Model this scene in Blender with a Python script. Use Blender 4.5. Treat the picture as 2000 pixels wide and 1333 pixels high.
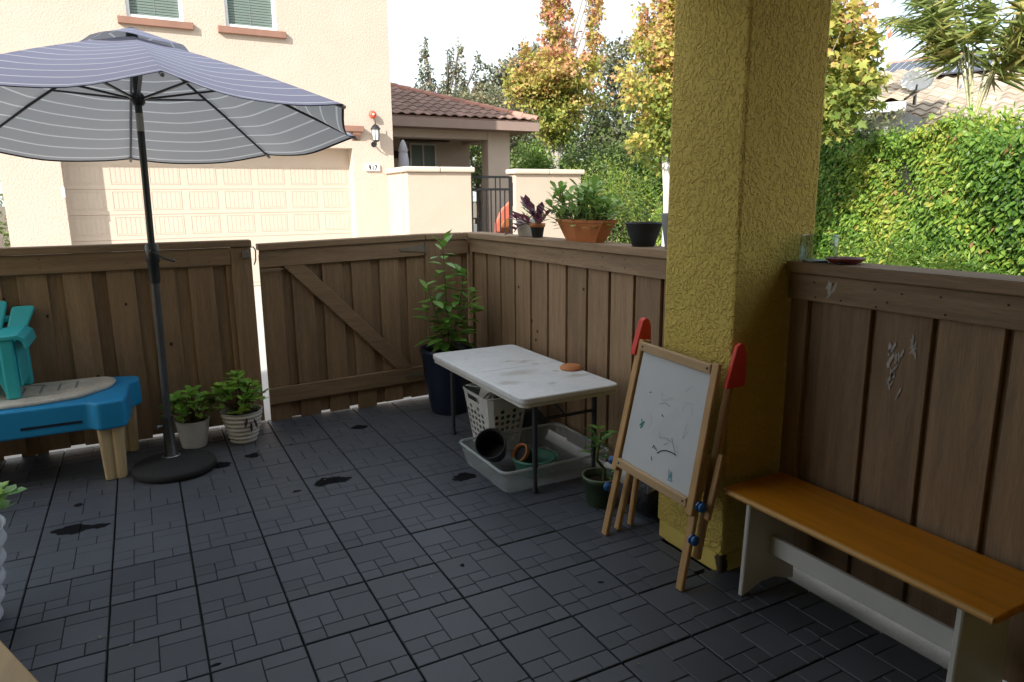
import bpy, bmesh, math, random
import numpy as np
from mathutils import Vector, Matrix
R = math.radians
for o in list(bpy.data.objects): bpy.data.objects.remove(o, do_unlink=True)
S = bpy.context.scene
COL = S.collection
rng = random.Random(7)

# ------------------------------------------------------------------ camera
cd = bpy.data.cameras.new('camera'); cam = bpy.data.objects.new('camera', cd); COL.objects.link(cam)
yaw, pit, rol = R(27.8929), R(-11.48256), R(-0.56895)
f_ = Vector((math.sin(yaw)*math.cos(pit), math.cos(yaw)*math.cos(pit), math.sin(pit)))
r_ = Vector((math.cos(yaw), -math.sin(yaw), 0)); u_ = r_.cross(f_)
r2 = r_*math.cos(rol) + u_*math.sin(rol); u2 = -r_*math.sin(rol) + u_*math.cos(rol)
M = Matrix((r2, u2, -f_)).transposed().to_4x4(); M.translation = Vector((-0.3686, -4.7079, 1.5206))
cam.matrix_world = M
cd.sensor_width = 36; cd.lens = 24.483; cd.clip_start = 0.05; cd.clip_end = 2000
S.camera = cam

# ------------------------------------------------------------------ sky, sun, exposure
SUN_EL, SUN_DIR = R(31), Vector((0.86, 0.51, 0)).normalized()      # horizontal way the light travels
W = bpy.data.worlds.new('World'); S.world = W; W.use_nodes = True
nt = W.node_tree; nt.nodes.clear()
sky = nt.nodes.new('ShaderNodeTexSky'); sky.sky_type = 'NISHITA'; sky.sun_disc = False
sky.sun_elevation = SUN_EL
to_sun = -SUN_DIR
sky.sun_rotation = math.atan2(to_sun.x, to_sun.y)
sky.air_density = 1.0; sky.dust_density = 2.2; sky.ozone_density = 1.0
tc = nt.nodes.new('ShaderNodeTexCoord'); mp = nt.nodes.new('ShaderNodeMapping'); mp.inputs['Scale'].default_value = (1, 1, 2.6)
nz = nt.nodes.new('ShaderNodeTexNoise'); nz.inputs['Scale'].default_value = 1.7; nz.inputs['Detail'].default_value = 7; nz.inputs['Roughness'].default_value = .55
cr = nt.nodes.new('ShaderNodeValToRGB'); cr.color_ramp.elements[0].position = .30; cr.color_ramp.elements[1].position = .72
cr.color_ramp.elements[0].color = (.5, .5, .5, 1); cr.color_ramp.elements[1].color = (.97, .97, .97, 1)
mixc = nt.nodes.new('ShaderNodeMixRGB'); mixc.inputs['Color2'].default_value = (2.88, 3.03, 3.03, 1)
bgn = nt.nodes.new('ShaderNodeBackground'); bgn.inputs['Strength'].default_value = .148
outw = nt.nodes.new('ShaderNodeOutputWorld')
L = nt.links.new
L(tc.outputs['Generated'], mp.inputs['Vector']); L(mp.outputs['Vector'], nz.inputs['Vector']); L(nz.outputs['Fac'], cr.inputs['Fac'])
L(cr.outputs['Color'], mixc.inputs['Fac']); L(sky.outputs['Color'], mixc.inputs['Color1']); L(mixc.outputs['Color'], bgn.inputs['Color']); L(bgn.outputs['Background'], outw.inputs['Surface'])
sd = bpy.data.lights.new('sun', 'SUN'); sun = bpy.data.objects.new('sun', sd); COL.objects.link(sun)
sd.energy = 2.75; sd.angle = R(.53); sd.color = (1, .96, .90)
ld = Vector((SUN_DIR.x*math.cos(SUN_EL), SUN_DIR.y*math.cos(SUN_EL), -math.sin(SUN_EL)))
sun.rotation_euler = ld.to_track_quat('-Z', 'Y').to_euler(); sun.location = (-20, -20, 20)
S.view_settings.view_transform = 'Standard'; S.view_settings.look = 'None'; S.view_settings.gamma = 1
S.view_settings.exposure = 1.52; S.view_settings.use_curve_mapping = False

# ------------------------------------------------------------------ materials
def _n(nt, t, **k):
    n = nt.nodes.new(t)
    for a, b in k.items():
        if a in n.inputs: n.inputs[a].default_value = b
        else: setattr(n, a, b)
    return n
def mat(name, col, rough=.6, var=.15, vs=6, st=(1, 1, 1), bump=0, bs=80, bd=.004, rnd=0, metal=0, spec=.4, col2=None, fine=0, fs=120, alpha=None, trl=0, coat=0, bvor=False, stains=None):
    m = bpy.data.materials.new(name); m.use_nodes = True; nt = m.node_tree; nt.nodes.clear(); L = nt.links.new
    out = _n(nt, 'ShaderNodeOutputMaterial'); b = _n(nt, 'ShaderNodeBsdfPrincipled')
    b.inputs['Roughness'].default_value = rough; b.inputs['Metallic'].default_value = metal; b.inputs['Specular IOR Level'].default_value = spec
    b.inputs['Coat Weight'].default_value = coat
    tc = _n(nt, 'ShaderNodeTexCoord'); mp = _n(nt, 'ShaderNodeMapping'); mp.inputs['Scale'].default_value = st
    L(tc.outputs['Object'], mp.inputs['Vector'])
    oi = _n(nt, 'ShaderNodeObjectInfo')
    mw = _n(nt, 'ShaderNodeMath', operation='MULTIPLY'); mw.inputs[1].default_value = 37.0
    L(oi.outputs['Random'], mw.inputs[0])
    n1 = _n(nt, 'ShaderNodeTexNoise', noise_dimensions='4D', Scale=vs, Detail=6, Roughness=.62)
    L(mp.outputs['Vector'], n1.inputs['Vector']); L(mw.outputs[0], n1.inputs['W'])
    rp = _n(nt, 'ShaderNodeMapRange'); rp.inputs['From Min'].default_value = .28; rp.inputs['From Max'].default_value = .72
    L(n1.outputs['Fac'], rp.inputs['Value'])
    mx = _n(nt, 'ShaderNodeMixRGB')
    c = Vector(col[:3]); d = Vector(col2[:3]) if col2 else c*(1+var)
    a = c if col2 else c*(1-var)
    mx.inputs['Color1'].default_value = (*a, 1); mx.inputs['Color2'].default_value = (*d, 1)
    L(rp.outputs['Result'], mx.inputs['Fac']); cur = mx.outputs['Color']
    if fine:
        n2 = _n(nt, 'ShaderNodeTexNoise', Scale=fs, Detail=3, Roughness=.7); L(mp.outputs['Vector'], n2.inputs['Vector'])
        r2 = _n(nt, 'ShaderNodeMapRange'); r2.inputs['From Min'].default_value = .3; r2.inputs['From Max'].default_value = .7
        r2.inputs['To Min'].default_value = 1-fine; r2.inputs['To Max'].default_value = 1+fine
        L(n2.outputs['Fac'], r2.inputs['Value'])
        vm = _n(nt, 'ShaderNodeVectorMath', operation='SCALE'); L(cur, vm.inputs[0]); L(r2.outputs['Result'], vm.inputs['Scale']); cur = vm.outputs[0]
    if rnd:
        r3 = _n(nt, 'ShaderNodeMapRange'); r3.inputs['To Min'].default_value = 1-rnd; r3.inputs['To Max'].default_value = 1+rnd
        L(oi.outputs['Random'], r3.inputs['Value'])
        vm = _n(nt, 'ShaderNodeVectorMath', operation='SCALE'); L(cur, vm.inputs[0]); L(r3.outputs['Result'], vm.inputs['Scale']); cur = vm.outputs[0]
    if stains:                                        # spills and dirt with a shape of their own, in metres on the floor
        geo = _n(nt, 'ShaderNodeNewGeometry'); ns = _n(nt, 'ShaderNodeTexNoise', Scale=14, Detail=3)
        L(geo.outputs['Position'], ns.inputs['Vector'])
        off = _n(nt, 'ShaderNodeVectorMath', operation='MULTIPLY_ADD'); off.inputs[1].default_value = (.09, .09, 0)
        L(ns.outputs['Color'], off.inputs[0]); L(geo.outputs['Position'], off.inputs[2])
        tot = None
        for (x, y, rx, ry) in stains['spots']:
            s1 = _n(nt, 'ShaderNodeVectorMath', operation='SUBTRACT'); s1.inputs[1].default_value = (x+.045, y+.045, 0); L(off.outputs[0], s1.inputs[0])
            s2 = _n(nt, 'ShaderNodeVectorMath', operation='MULTIPLY'); s2.inputs[1].default_value = (1/rx, 1/ry, 0); L(s1.outputs[0], s2.inputs[0])
            s3 = _n(nt, 'ShaderNodeVectorMath', operation='LENGTH'); L(s2.outputs[0], s3.inputs[0])
            s4 = _n(nt, 'ShaderNodeMapRange'); sf = stains.get('soft', .08); s4.inputs['From Min'].default_value = 1+sf; s4.inputs['From Max'].default_value = 1-sf
            L(s3.outputs['Value'], s4.inputs['Value'])
            if tot is None: tot = s4.outputs['Result']
            else:
                ad = _n(nt, 'ShaderNodeMath', operation='MAXIMUM'); L(tot, ad.inputs[0]); L(s4.outputs['Result'], ad.inputs[1]); tot = ad.outputs[0]
        mm = _n(nt, 'ShaderNodeMixRGB'); mm.inputs['Color2'].default_value = (*stains['col'], 1); L(tot, mm.inputs['Fac']); L(cur, mm.inputs['Color1']); cur = mm.outputs['Color']
        if 'rough' in stains:
            rr = _n(nt, 'ShaderNodeMapRange'); rr.inputs['To Min'].default_value = rough; rr.inputs['To Max'].default_value = stains['rough']
            L(tot, rr.inputs['Value']); L(rr.outputs['Result'], b.inputs['Roughness'])
            rq = _n(nt, 'ShaderNodeMapRange'); rq.inputs['To Min'].default_value = spec; rq.inputs['To Max'].default_value = .05; L(tot, rq.inputs['Value']); L(rq.outputs['Result'], b.inputs['Specular IOR Level'])
    L(cur, b.inputs['Base Color'])
    if bump:
        if bvor:
            n3 = _n(nt, 'ShaderNodeTexNoise', Scale=bs, Detail=2, Roughness=.5, Distortion=.5); n4 = _n(nt, 'ShaderNodeTexNoise', Scale=bs*2.6, Detail=3, Roughness=.6); n5 = _n(nt, 'ShaderNodeTexNoise', Scale=7, Detail=2)
            for n_ in (n3, n4, n5): L(tc.outputs['Object'], n_.inputs['Vector'])
            th = _n(nt, 'ShaderNodeMath', operation='MULTIPLY_ADD'); th.inputs[1].default_value = .35; L(n5.outputs['Fac'], th.inputs[0]); L(n3.outputs['Fac'], th.inputs[2])
            sm = _n(nt, 'ShaderNodeMapRange', interpolation_type='SMOOTHSTEP'); sm.inputs['From Min'].default_value = .60; sm.inputs['From Max'].default_value = .76; L(th.outputs[0], sm.inputs['Value'])
            ma = _n(nt, 'ShaderNodeMath', operation='MULTIPLY_ADD'); ma.inputs[1].default_value = .45; L(n4.outputs['Fac'], ma.inputs[0]); L(sm.outputs['Result'], ma.inputs[2]); h = ma.outputs[0]
        else:
            n3 = _n(nt, 'ShaderNodeTexNoise', Scale=bs, Detail=4, Roughness=.6); L(mp.outputs['Vector'], n3.inputs['Vector']); h = n3.outputs['Fac']
        bp = _n(nt, 'ShaderNodeBump', Strength=bump, Distance=bd); L(h, bp.inputs['Height']); L(bp.outputs['Normal'], b.inputs['Normal'])
    sh = b.outputs['BSDF']
    if trl:
        t = _n(nt, 'ShaderNodeBsdfTranslucent'); L(cur, t.inputs['Color']); ms = _n(nt, 'ShaderNodeMixShader', Fac=trl); L(sh, ms.inputs[1]); L(t.outputs[0], ms.inputs[2]); sh = ms.outputs[0]
    if alpha is not None:
        t = _n(nt, 'ShaderNodeBsdfTransparent'); ms = _n(nt, 'ShaderNodeMixShader', Fac=alpha); L(t.outputs[0], ms.inputs[1]); L(sh, ms.inputs[2]); sh = ms.outputs[0]
    L(sh, out.inputs['Surface'])
    return m
def leafmat(name, ramp, rough=.5, trl=.3, spec=.35):
    m = bpy.data.materials.new(name); m.use_nodes = True; nt = m.node_tree; nt.nodes.clear(); L = nt.links.new
    out = _n(nt, 'ShaderNodeOutputMaterial'); b = _n(nt, 'ShaderNodeBsdfPrincipled'); b.inputs['Roughness'].default_value = rough; b.inputs['Specular IOR Level'].default_value = spec
    at = _n(nt, 'ShaderNodeAttribute', attribute_name='tint'); oi = _n(nt, 'ShaderNodeObjectInfo')
    cr = _n(nt, 'ShaderNodeValToRGB'); e = cr.color_ramp.elements
    while len(e) < len(ramp): e.new(.5)
    for k, (p, c) in enumerate(ramp): e[k].position = p; e[k].color = (*c, 1)
    ad = _n(nt, 'ShaderNodeMath', operation='ADD')
    L(at.outputs['Fac'], ad.inputs[0])
    oc = _n(nt, 'ShaderNodeMath', operation='MULTIPLY'); L(oi.outputs['Color'], oc.inputs[0]); oc.inputs[1].default_value = 1.0
    L(oi.outputs['Alpha'], ad.inputs[1])
    sb = _n(nt, 'ShaderNodeMath', operation='SUBTRACT'); L(ad.outputs[0], sb.inputs[0]); sb.inputs[1].default_value = 1.0
    L(sb.outputs[0], cr.inputs['Fac'])
    nt.nodes.remove(oc)
    L(cr.outputs['Color'], b.inputs['Base Color'])
    t = _n(nt, 'ShaderNodeBsdfTranslucent'); L(cr.outputs['Color'], t.inputs['Color']); ms = _n(nt, 'ShaderNodeMixShader', Fac=trl)
    L(b.outputs[0], ms.inputs[1]); L(t.outputs[0], ms.inputs[2]); L(ms.outputs[0], out.inputs['Surface'])
    return m

MT = {}
MT['fence_v'] = mat('fence_wood_upright', (.27, .178, .106), .72, .25, 3.2, (9, 9, .7), bump=.35, bs=14, bd=.003, rnd=.16, spec=.3, fine=.15, fs=22)
MT['fence_x'] = mat('fence_wood_along_x', (.27, .18, .109), .72, .25, 3.2, (.7, 9, 9), bump=.35, bs=14, bd=.003, rnd=.08, spec=.3, fine=.14, fs=22)
MT['fence_y'] = mat('fence_wood_along_y', (.275, .187, .115), .72, .34, 3.2, (9, .7, 9), bump=.35, bs=14, bd=.003, rnd=.08, spec=.3, fine=.14, fs=22)
MT['scuff'] = mat('pale_scuff', (.40, .37, .34), .8, .5, 30)
SP = [(-.79, -1.0, .085, .05), (-.70, -1.02, .06, .028), (.42, -1.01, .075, .055), (.49, -1.03, .055, .035), (.845, -.18, .055, .04), (.11, -.385, .05, .035), (1.11, -1.33, .07, .05), (.245, -1.075, .03, .015), (-.78, -.70, .03, .03), (-.07, -.46, .06, .05), (.36, -.30, .012, .012), (1.15, -2.6, .015, .01), (.7, -2.2, .012, .014), (-.3, -2.4, .014, .01), (.1, -3.0, .01, .015)]
MT['slab'] = mat('charcoal_slab', (.056, .063, .078), .50, .10, 1.6, rnd=.13, bump=.10, bs=240, bd=.001, spec=.5, fine=.14, fs=420, col2=(.082, .089, .104), stains=dict(spots=SP, col=(.010, .0105, .012), rough=.9))
MT['tile_base'] = mat('black_tile_base', (.012, .012, .014), .7)
MT['concrete'] = mat('grey_concrete', (.30, .28, .25), .85, .22, 5, bump=.2, bs=90, fine=.12)
MT['driveway'] = mat('pale_driveway_concrete', (.46, .44, .41), .85, .10, 2, bump=.15, bs=70, fine=.08)
MT['ground'] = mat('dry_soil', (.16, .125, .085), .95, .35, 3, bump=.4, bs=40, bd=.02, fine=.3, fs=60)
MT['mulch'] = mat('bark_mulch', (.17, .10, .068), .95, .5, 9, bump=.8, bs=45, bd=.03, fine=.4, fs=70)
MT['yellow'] = mat('mustard_stucco', (.62, .465, .115), .85, .10, 2.5, bump=.8, bs=66, bd=.009, bvor=True, spec=.25, fine=.08, fs=160)
MT['yellow_smooth'] = mat('mustard_render_band', (.60, .45, .11), .8, .12, 8, bump=.25, bs=60, bd=.003, stains=dict(spots=[(1.615, -2.79, .035, .04)], col=(.06, .04, .02)))
MT['ceiling'] = mat('brown_ceiling_board', (.13, .095, .065), .9, .08, 4)
MT['cream'] = mat('cream_stucco', (.535, .445, .37), .9, .045, 1.6, bump=.55, bs=30, bd=.02, spec=.2, fine=.05, fs=50)
MT['cream2'] = mat('cream_courtyard_stucco', (.52, .425, .34), .9, .04, 2, bump=.4, bs=30, bd=.012, spec=.2)
MT['cap'] = mat('cream_stone_cap', (.60, .51, .42), .8, .05, 4)
MT['taupe'] = mat('taupe_porch_render', (.52, .43, .36), .9, .05, 3)
MT['door'] = mat('cream_garage_door', (.55, .46, .375), .55, .03, 3, rnd=.015)
MT['browntrim'] = mat('brown_trim', (.27, .145, .105), .7, .10, 6)
MT['fascia'] = mat('tan_fascia', (.30, .215, .18), .7, .06, 4)
MT['darkwood'] = mat('dark_brown_corbel', (.06, .04, .032), .7, .2, 8)
MT['rooftile'] = mat('brown_clay_tile', (.30, .19, .155), .8, .2, 5, rnd=.22)
MT['hiptile'] = mat('red_clay_hip_tile', (.40, .20, .15), .8, .18, 5, rnd=.2)
MT['tantile'] = mat('tan_clay_tile', (.42, .35, .27), .8, .25, 4, rnd=.25)
MT['white'] = mat('white_frame', (.78, .80, .82), .5, .03)
MT['blind'] = mat('green_grey_blind', (.155, .205, .180), .45, .06, 5)
MT['pane'] = mat('window_glass', (.10, .13, .12), .06, .02, spec=.6)
MT['blackmetal'] = mat('black_iron', (.018, .018, .02), .45, .1, 20)
MT['greymetal'] = mat('galvanised_metal', (.30, .32, .34), .4, .15, 20, metal=.8)
MT['lampglass'] = mat('frosted_lamp_glass', (.75, .74, .70), .2, .02)
MT['red'] = mat('red_paint', (.65, .10, .06), .4, .06)
MT['plate'] = mat('white_plate', (.85, .85, .85), .4, .02)
MT['ink'] = mat('black_ink', (.012, .012, .012), .6, .05)
MT['teal'] = mat('teal_plastic', (.04, .47, .53), .42, .07, 5, bump=.05, bs=160, bd=.001, spec=.45)
MT['blueplastic'] = mat('blue_plastic', (.014, .27, .58), .42, .10, 5, bump=.06, bs=140, bd=.001, spec=.45, fine=.05)
MT['lid'] = mat('weathered_beige_lid', (.58, .54, .47), .7, .25, 9, bump=.1, bs=60, fine=.12, fs=50)
MT['beigeleg'] = mat('beige_plastic_leg', (.55, .43, .26), .5, .12, 7)
MT['whitepot'] = mat('white_ceramic', (.66, .65, .63), .45, .07, 9, fine=.05, fs=50)
MT['whitepot_s'] = mat('bluish_white_pot', (.62, .66, .74), .4, .05, 9)
MT['soil'] = mat('potting_soil', (.04, .028, .02), .95, .4, 40, bump=.6, bs=90, bd=.008)
MT['navy'] = mat('navy_plastic_pot', (.010, .018, .042), .35, .10, 6, spec=.5)
MT['blackpot'] = mat('black_plastic_pot', (.022, .025, .028), .5, .12, 7, fine=.06)
MT['greypot'] = mat('grey_plastic_pot', (.25, .25, .26), .5, .08, 6)
MT['terra'] = mat('terracotta_plastic', (.44, .145, .045), .5, .10, 7, spec=.4)
MT['saucer'] = mat('terracotta_clay', (.47, .19, .075), .75, .15, 14)
MT['redsaucer'] = mat('dark_red_saucer', (.19, .035, .03), .45, .1, 9)
MT['mint'] = mat('mint_plastic', (.10, .30, .22), .45, .06, 6)
MT['greenpot'] = mat('dark_green_pot', (.032, .055, .028), .45, .12, 8)
MT['greenrim'] = mat('pale_green_rim', (.15, .19, .12), .5, .1, 8)
MT['tabletop'] = mat('stained_white_tabletop', (.62, .63, .64), .5, .13, 5, fine=.06, fs=30, col2=(.74, .75, .76), stains=dict(spots=[(1.62, -1.10, .05, .03), (1.66, -1.17, .03, .02), (1.55, -1.06, .05, .015), (1.45, -1.33, .10, .045), (1.72, -1.55, .08, .03), (1.66, -1.4, .02, .03), (1.35, -.86, .015, .02), (1.5, -1.62, .03, .012), (1.3, -1.5, .06, .04)], col=(.50, .49, .46), soft=.5))
MT['tableedge'] = mat('off_white_plastic_edge', (.60, .585, .54), .5, .05, 8)
MT['tableleg'] = mat('dark_grey_steel_leg', (.055, .06, .068), .4, .15, 15, metal=.3)
MT['basket'] = mat('white_basket_plastic', (.66, .66, .64), .45, .05, 7)
MT['tub'] = mat('frosted_clear_plastic', (.62, .67, .68), .32, .05, 6, alpha=.26, spec=.5, trl=.3)
MT['tubrim'] = mat('frosted_tub_rim', (.68, .73, .74), .32, .04, 6, alpha=.55, spec=.5, trl=.2)
MT['foam'] = mat('off_white_foam', (.62, .61, .57), .8, .06, 8)
MT['greenplastic'] = mat('green_plastic', (.025, .15, .06), .5, .1, 8)
MT['pine'] = mat('pine_wood', (.47, .275, .115), .5, .22, 2.5, (14, 14, .8), bump=.1, bs=12, bd=.001, rnd=.08, spec=.4)
MT['pine_y'] = mat('pine_wood_rail', (.46, .31, .165), .5, .18, 2.5, (14, .8, 14), rnd=.05)
MT['board'] = mat('white_dry_wipe_board', (.54, .55, .55), .25, .05, 3, spec=.5)
MT['redplastic'] = mat('red_painted_wood', (.70, .05, .03), .38, .06, 9)
MT['blueknob'] = mat('blue_knob_plastic', (.008, .085, .26), .2, .1, 9, spec=.7)
MT['honey'] = mat('honey_pine_bench_top', (.62, .235, .014), .36, .20, 2.2, (11, .6, 9), bump=.06, bs=10, bd=.001, spec=.45)
MT['honey_edge'] = mat('worn_pine_edge', (.58, .32, .09), .45, .16, 3, (9, .6, 9))
MT['benchwhite'] = mat('white_painted_board', (.62, .61, .56), .45, .06, 4)
MT['oak'] = mat('light_oak_board', (.42, .29, .14), .5, .18, 2.5, (9, .8, 9))
MT['canopy_frame'] = mat('black_umbrella_steel', (.020, .023, .027), .4, .15, 12, spec=.5)
MT['pole_low'] = mat('grey_painted_pole', (.06, .065, .072), .45, .2, 14, spec=.5)
MT['standmat'] = mat('black_resin_base', (.022, .023, .024), .8, .2, 9, fine=.1)
MT['label'] = mat('silver_sticker', (.34, .34, .30), .4, .1, 30)
MT['bark'] = mat('pale_bark', (.36, .33, .29), .9, .3, 8, (6, 6, 1), bump=.5, bs=20, bd=.01)
MT['darkbark'] = mat('brown_bark', (.12, .095, .075), .9, .3, 8, (6, 6, 1), bump=.5, bs=20, bd=.01)
MT['stake'] = mat('white_painted_trunk', (.55, .53, .50), .8, .12, 12, (3, 3, 1))
MT['palmstem'] = mat('pale_palm_rachis', (.42, .42, .24), .6, .2, 8)
MT['stem'] = mat('green_stem', (.10, .13, .04), .6, .2, 20)
MT['brownstem'] = mat('brown_stem', (.13, .09, .055), .7, .2, 20)
MT['solar'] = mat('blue_solar_glass', (.028, .032, .05), .3, .1, 4, spec=.5)
MT['gutter'] = mat('pale_gutter', (.55, .57, .60), .6, .06)
MT['greywall'] = mat('grey_render', (.26, .27, .27), .9, .08, 3)
MT['dish'] = mat('white_dish', (.82, .82, .82), .5, .03)
MT['greyfabric'] = mat('grey_umbrella_cloth', (.46, .45, .50), .9, .08, 12, (6, 6, 1))
MT['salmon'] = mat('salmon_cushion', (.72, .17, .10), .8, .08, 8)
MT['orangewood'] = mat('orange_wood', (.38, .13, .04), .6, .2, 4, (6, 6, 1))
MT['bag'] = mat('black_bag_plastic', (.012, .012, .013), .35, .1, 10, bump=.7, bs=25, bd=.02, spec=.5)
MT['bluebag'] = mat('blue_grey_plastic', (.06, .09, .13), .4, .2, 10)
MT['steel'] = mat('bright_steel', (.6, .6, .58), .2, .1, 12, metal=.9)
MT['hinge'] = mat('painted_strap_hinge', (.20, .165, .125), .6, .15, 14)
m = bpy.data.materials.new('clear_glass'); m.use_nodes = True; t_ = m.node_tree; t_.nodes.clear()
_o = _n(t_, 'ShaderNodeOutputMaterial'); _t = _n(t_, 'ShaderNodeBsdfTransparent'); _t.inputs[0].default_value = (.82, .88, .87, 1); _g = _n(t_, 'ShaderNodeBsdfGlossy', Roughness=.04)
_l = _n(t_, 'ShaderNodeLayerWeight', Blend=.35); _f = _n(t_, 'ShaderNodeMath', operation='POWER'); _f.inputs[1].default_value = 2.2; t_.links.new(_l.outputs['Facing'], _f.inputs[0]); _x = _n(t_, 'ShaderNodeMixShader')
t_.links.new(_f.outputs[0], _x.inputs[0]); t_.links.new(_t.outputs[0], _x.inputs[1]); t_.links.new(_g.outputs[0], _x.inputs[2]); t_.links.new(_x.outputs[0], _o.inputs['Surface'])
MT['glass'] = m

# striped umbrella cloth: the point attribute "rad" runs 0 at the apex to 1 at the hem
m = bpy.data.materials.new('striped_canopy_cloth'); m.use_nodes = True; nt = m.node_tree; nt.nodes.clear(); L = nt.links.new
out = _n(nt, 'ShaderNodeOutputMaterial'); b = _n(nt, 'ShaderNodeBsdfPrincipled', Roughness=.85); b.inputs['Specular IOR Level'].default_value = .2
at = _n(nt, 'ShaderNodeAttribute', attribute_name='rad')
mu = _n(nt, 'ShaderNodeMath', operation='MULTIPLY'); mu.inputs[1].default_value = 12.5; L(at.outputs['Fac'], mu.inputs[0])
fr = _n(nt, 'ShaderNodeMath', operation='FRACT'); L(mu.outputs[0], fr.inputs[0])
lt = _n(nt, 'ShaderNodeMath', operation='LESS_THAN'); lt.inputs[1].default_value = .115; L(fr.outputs[0], lt.inputs[0])
hem = _n(nt, 'ShaderNodeMath', operation='GREATER_THAN'); hem.inputs[1].default_value = .988; L(at.outputs['Fac'], hem.inputs[0])
tc = _n(nt, 'ShaderNodeTexCoord'); nn = _n(nt, 'ShaderNodeTexNoise', Scale=3, Detail=5); L(tc.outputs['Object'], nn.inputs['Vector'])
mx0 = _n(nt, 'ShaderNodeMixRGB'); mx0.inputs[1].default_value = (.47, .455, .62, 1); mx0.inputs[2].default_value = (.52, .51, .65, 1); L(nn.outputs['Fac'], mx0.inputs[0])
mx1 = _n(nt, 'ShaderNodeMixRGB'); mx1.inputs[2].default_value = (.93, .93, .95, 1); L(lt.outputs[0], mx1.inputs[0]); L(mx0.outputs[0], mx1.inputs[1])
mx2 = _n(nt, 'ShaderNodeMixRGB'); mx2.inputs[2].default_value = (.02, .02, .025, 1); L(hem.outputs[0], mx2.inputs[0]); L(mx1.outputs[0], mx2.inputs[1])
t = _n(nt, 'ShaderNodeBsdfTranslucent'); 
geo = _n(nt, 'ShaderNodeNewGeometry'); hs = _n(nt, 'ShaderNodeMixRGB'); hs.inputs[1].default_value = (.53, .53, .55, 1); L(geo.outputs['Backfacing'], hs.inputs[0]); L(mx0.outputs[0], hs.inputs[2]); L(hs.outputs[0], mx1.inputs[1])   # cool skylight tint on top, neutral bounce tone beneath, put into the colour
L(mx2.outputs[0], t.inputs[0]); L(mx2.outputs[0], b.inputs['Base Color'])
ms = _n(nt, 'ShaderNodeMixShader', Fac=.30); L(b.outputs[0], ms.inputs[1]); L(t.outputs[0], ms.inputs[2]); L(ms.outputs[0], out.inputs['Surface'])
MT['canopy'] = m

G1, G2, G3 = (.018, .05, .012), (.055, .125, .022), (.16, .22, .035)
MT['L_hedge'] = leafmat('ivy_hedge_leaf', [(0, (.045, .11, .02)), (.4, (.13, .26, .04)), (.75, (.30, .43, .07)), (.95, (.50, .52, .09)), (1, (.34, .20, .09))], .4, .42)
MT['L_far'] = leafmat('far_shrub_leaf', [(0, (.06, .11, .035)), (.5, (.14, .21, .06)), (1, (.32, .37, .13))], .5, .42)
MT['L_olive'] = leafmat('olive_tree_leaf', [(0, (.09, .11, .06)), (.5, (.20, .21, .12)), (.85, (.34, .32, .19)), (1, (.32, .18, .12))], .6, .42)
MT['L_dark'] = leafmat('dark_evergreen_leaf', [(0, (.10, .125, .085)), (.6, (.18, .20, .125)), (1, (.30, .25, .17))], .6, .25)
MT['L_maple'] = leafmat('autumn_maple_leaf', [(0, (.13, .20, .04)), (.35, (.32, .36, .08)), (.6, (.55, .47, .12)), (.8, (.60, .36, .17)), (1, (.58, .25, .20))], .5, .4)
MT['L_palm'] = leafmat('palm_leaflet', [(0, (.14, .23, .06)), (.6, (.29, .38, .11)), (1, (.48, .42, .14))], .45, .45)
MT['L_plant'] = leafmat('glossy_plant_leaf', [(0, (.085, .21, .04)), (.5, (.17, .37, .06)), (1, (.36, .56, .08))], .28, .25, .6)
MT['L_jade'] = leafmat('jade_leaf', [(0, (.09, .22, .035)), (.5, (.19, .40, .06)), (1, (.40, .58, .09))], .3, .15, .5)
MT['L_succ'] = leafmat('succulent_leaf', [(0, (.14, .28, .06)), (.5, (.27, .46, .11)), (.9, (.46, .60, .20)), (1, (.55, .38, .08))], .4, .2, .4)
MT['L_purple'] = leafmat('purple_leaf', [(0, (.08, .04, .06)), (.5, (.18, .07, .10)), (.8, (.34, .22, .27)), (1, (.36, .06, .12))], .35, .2, .5)

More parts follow.
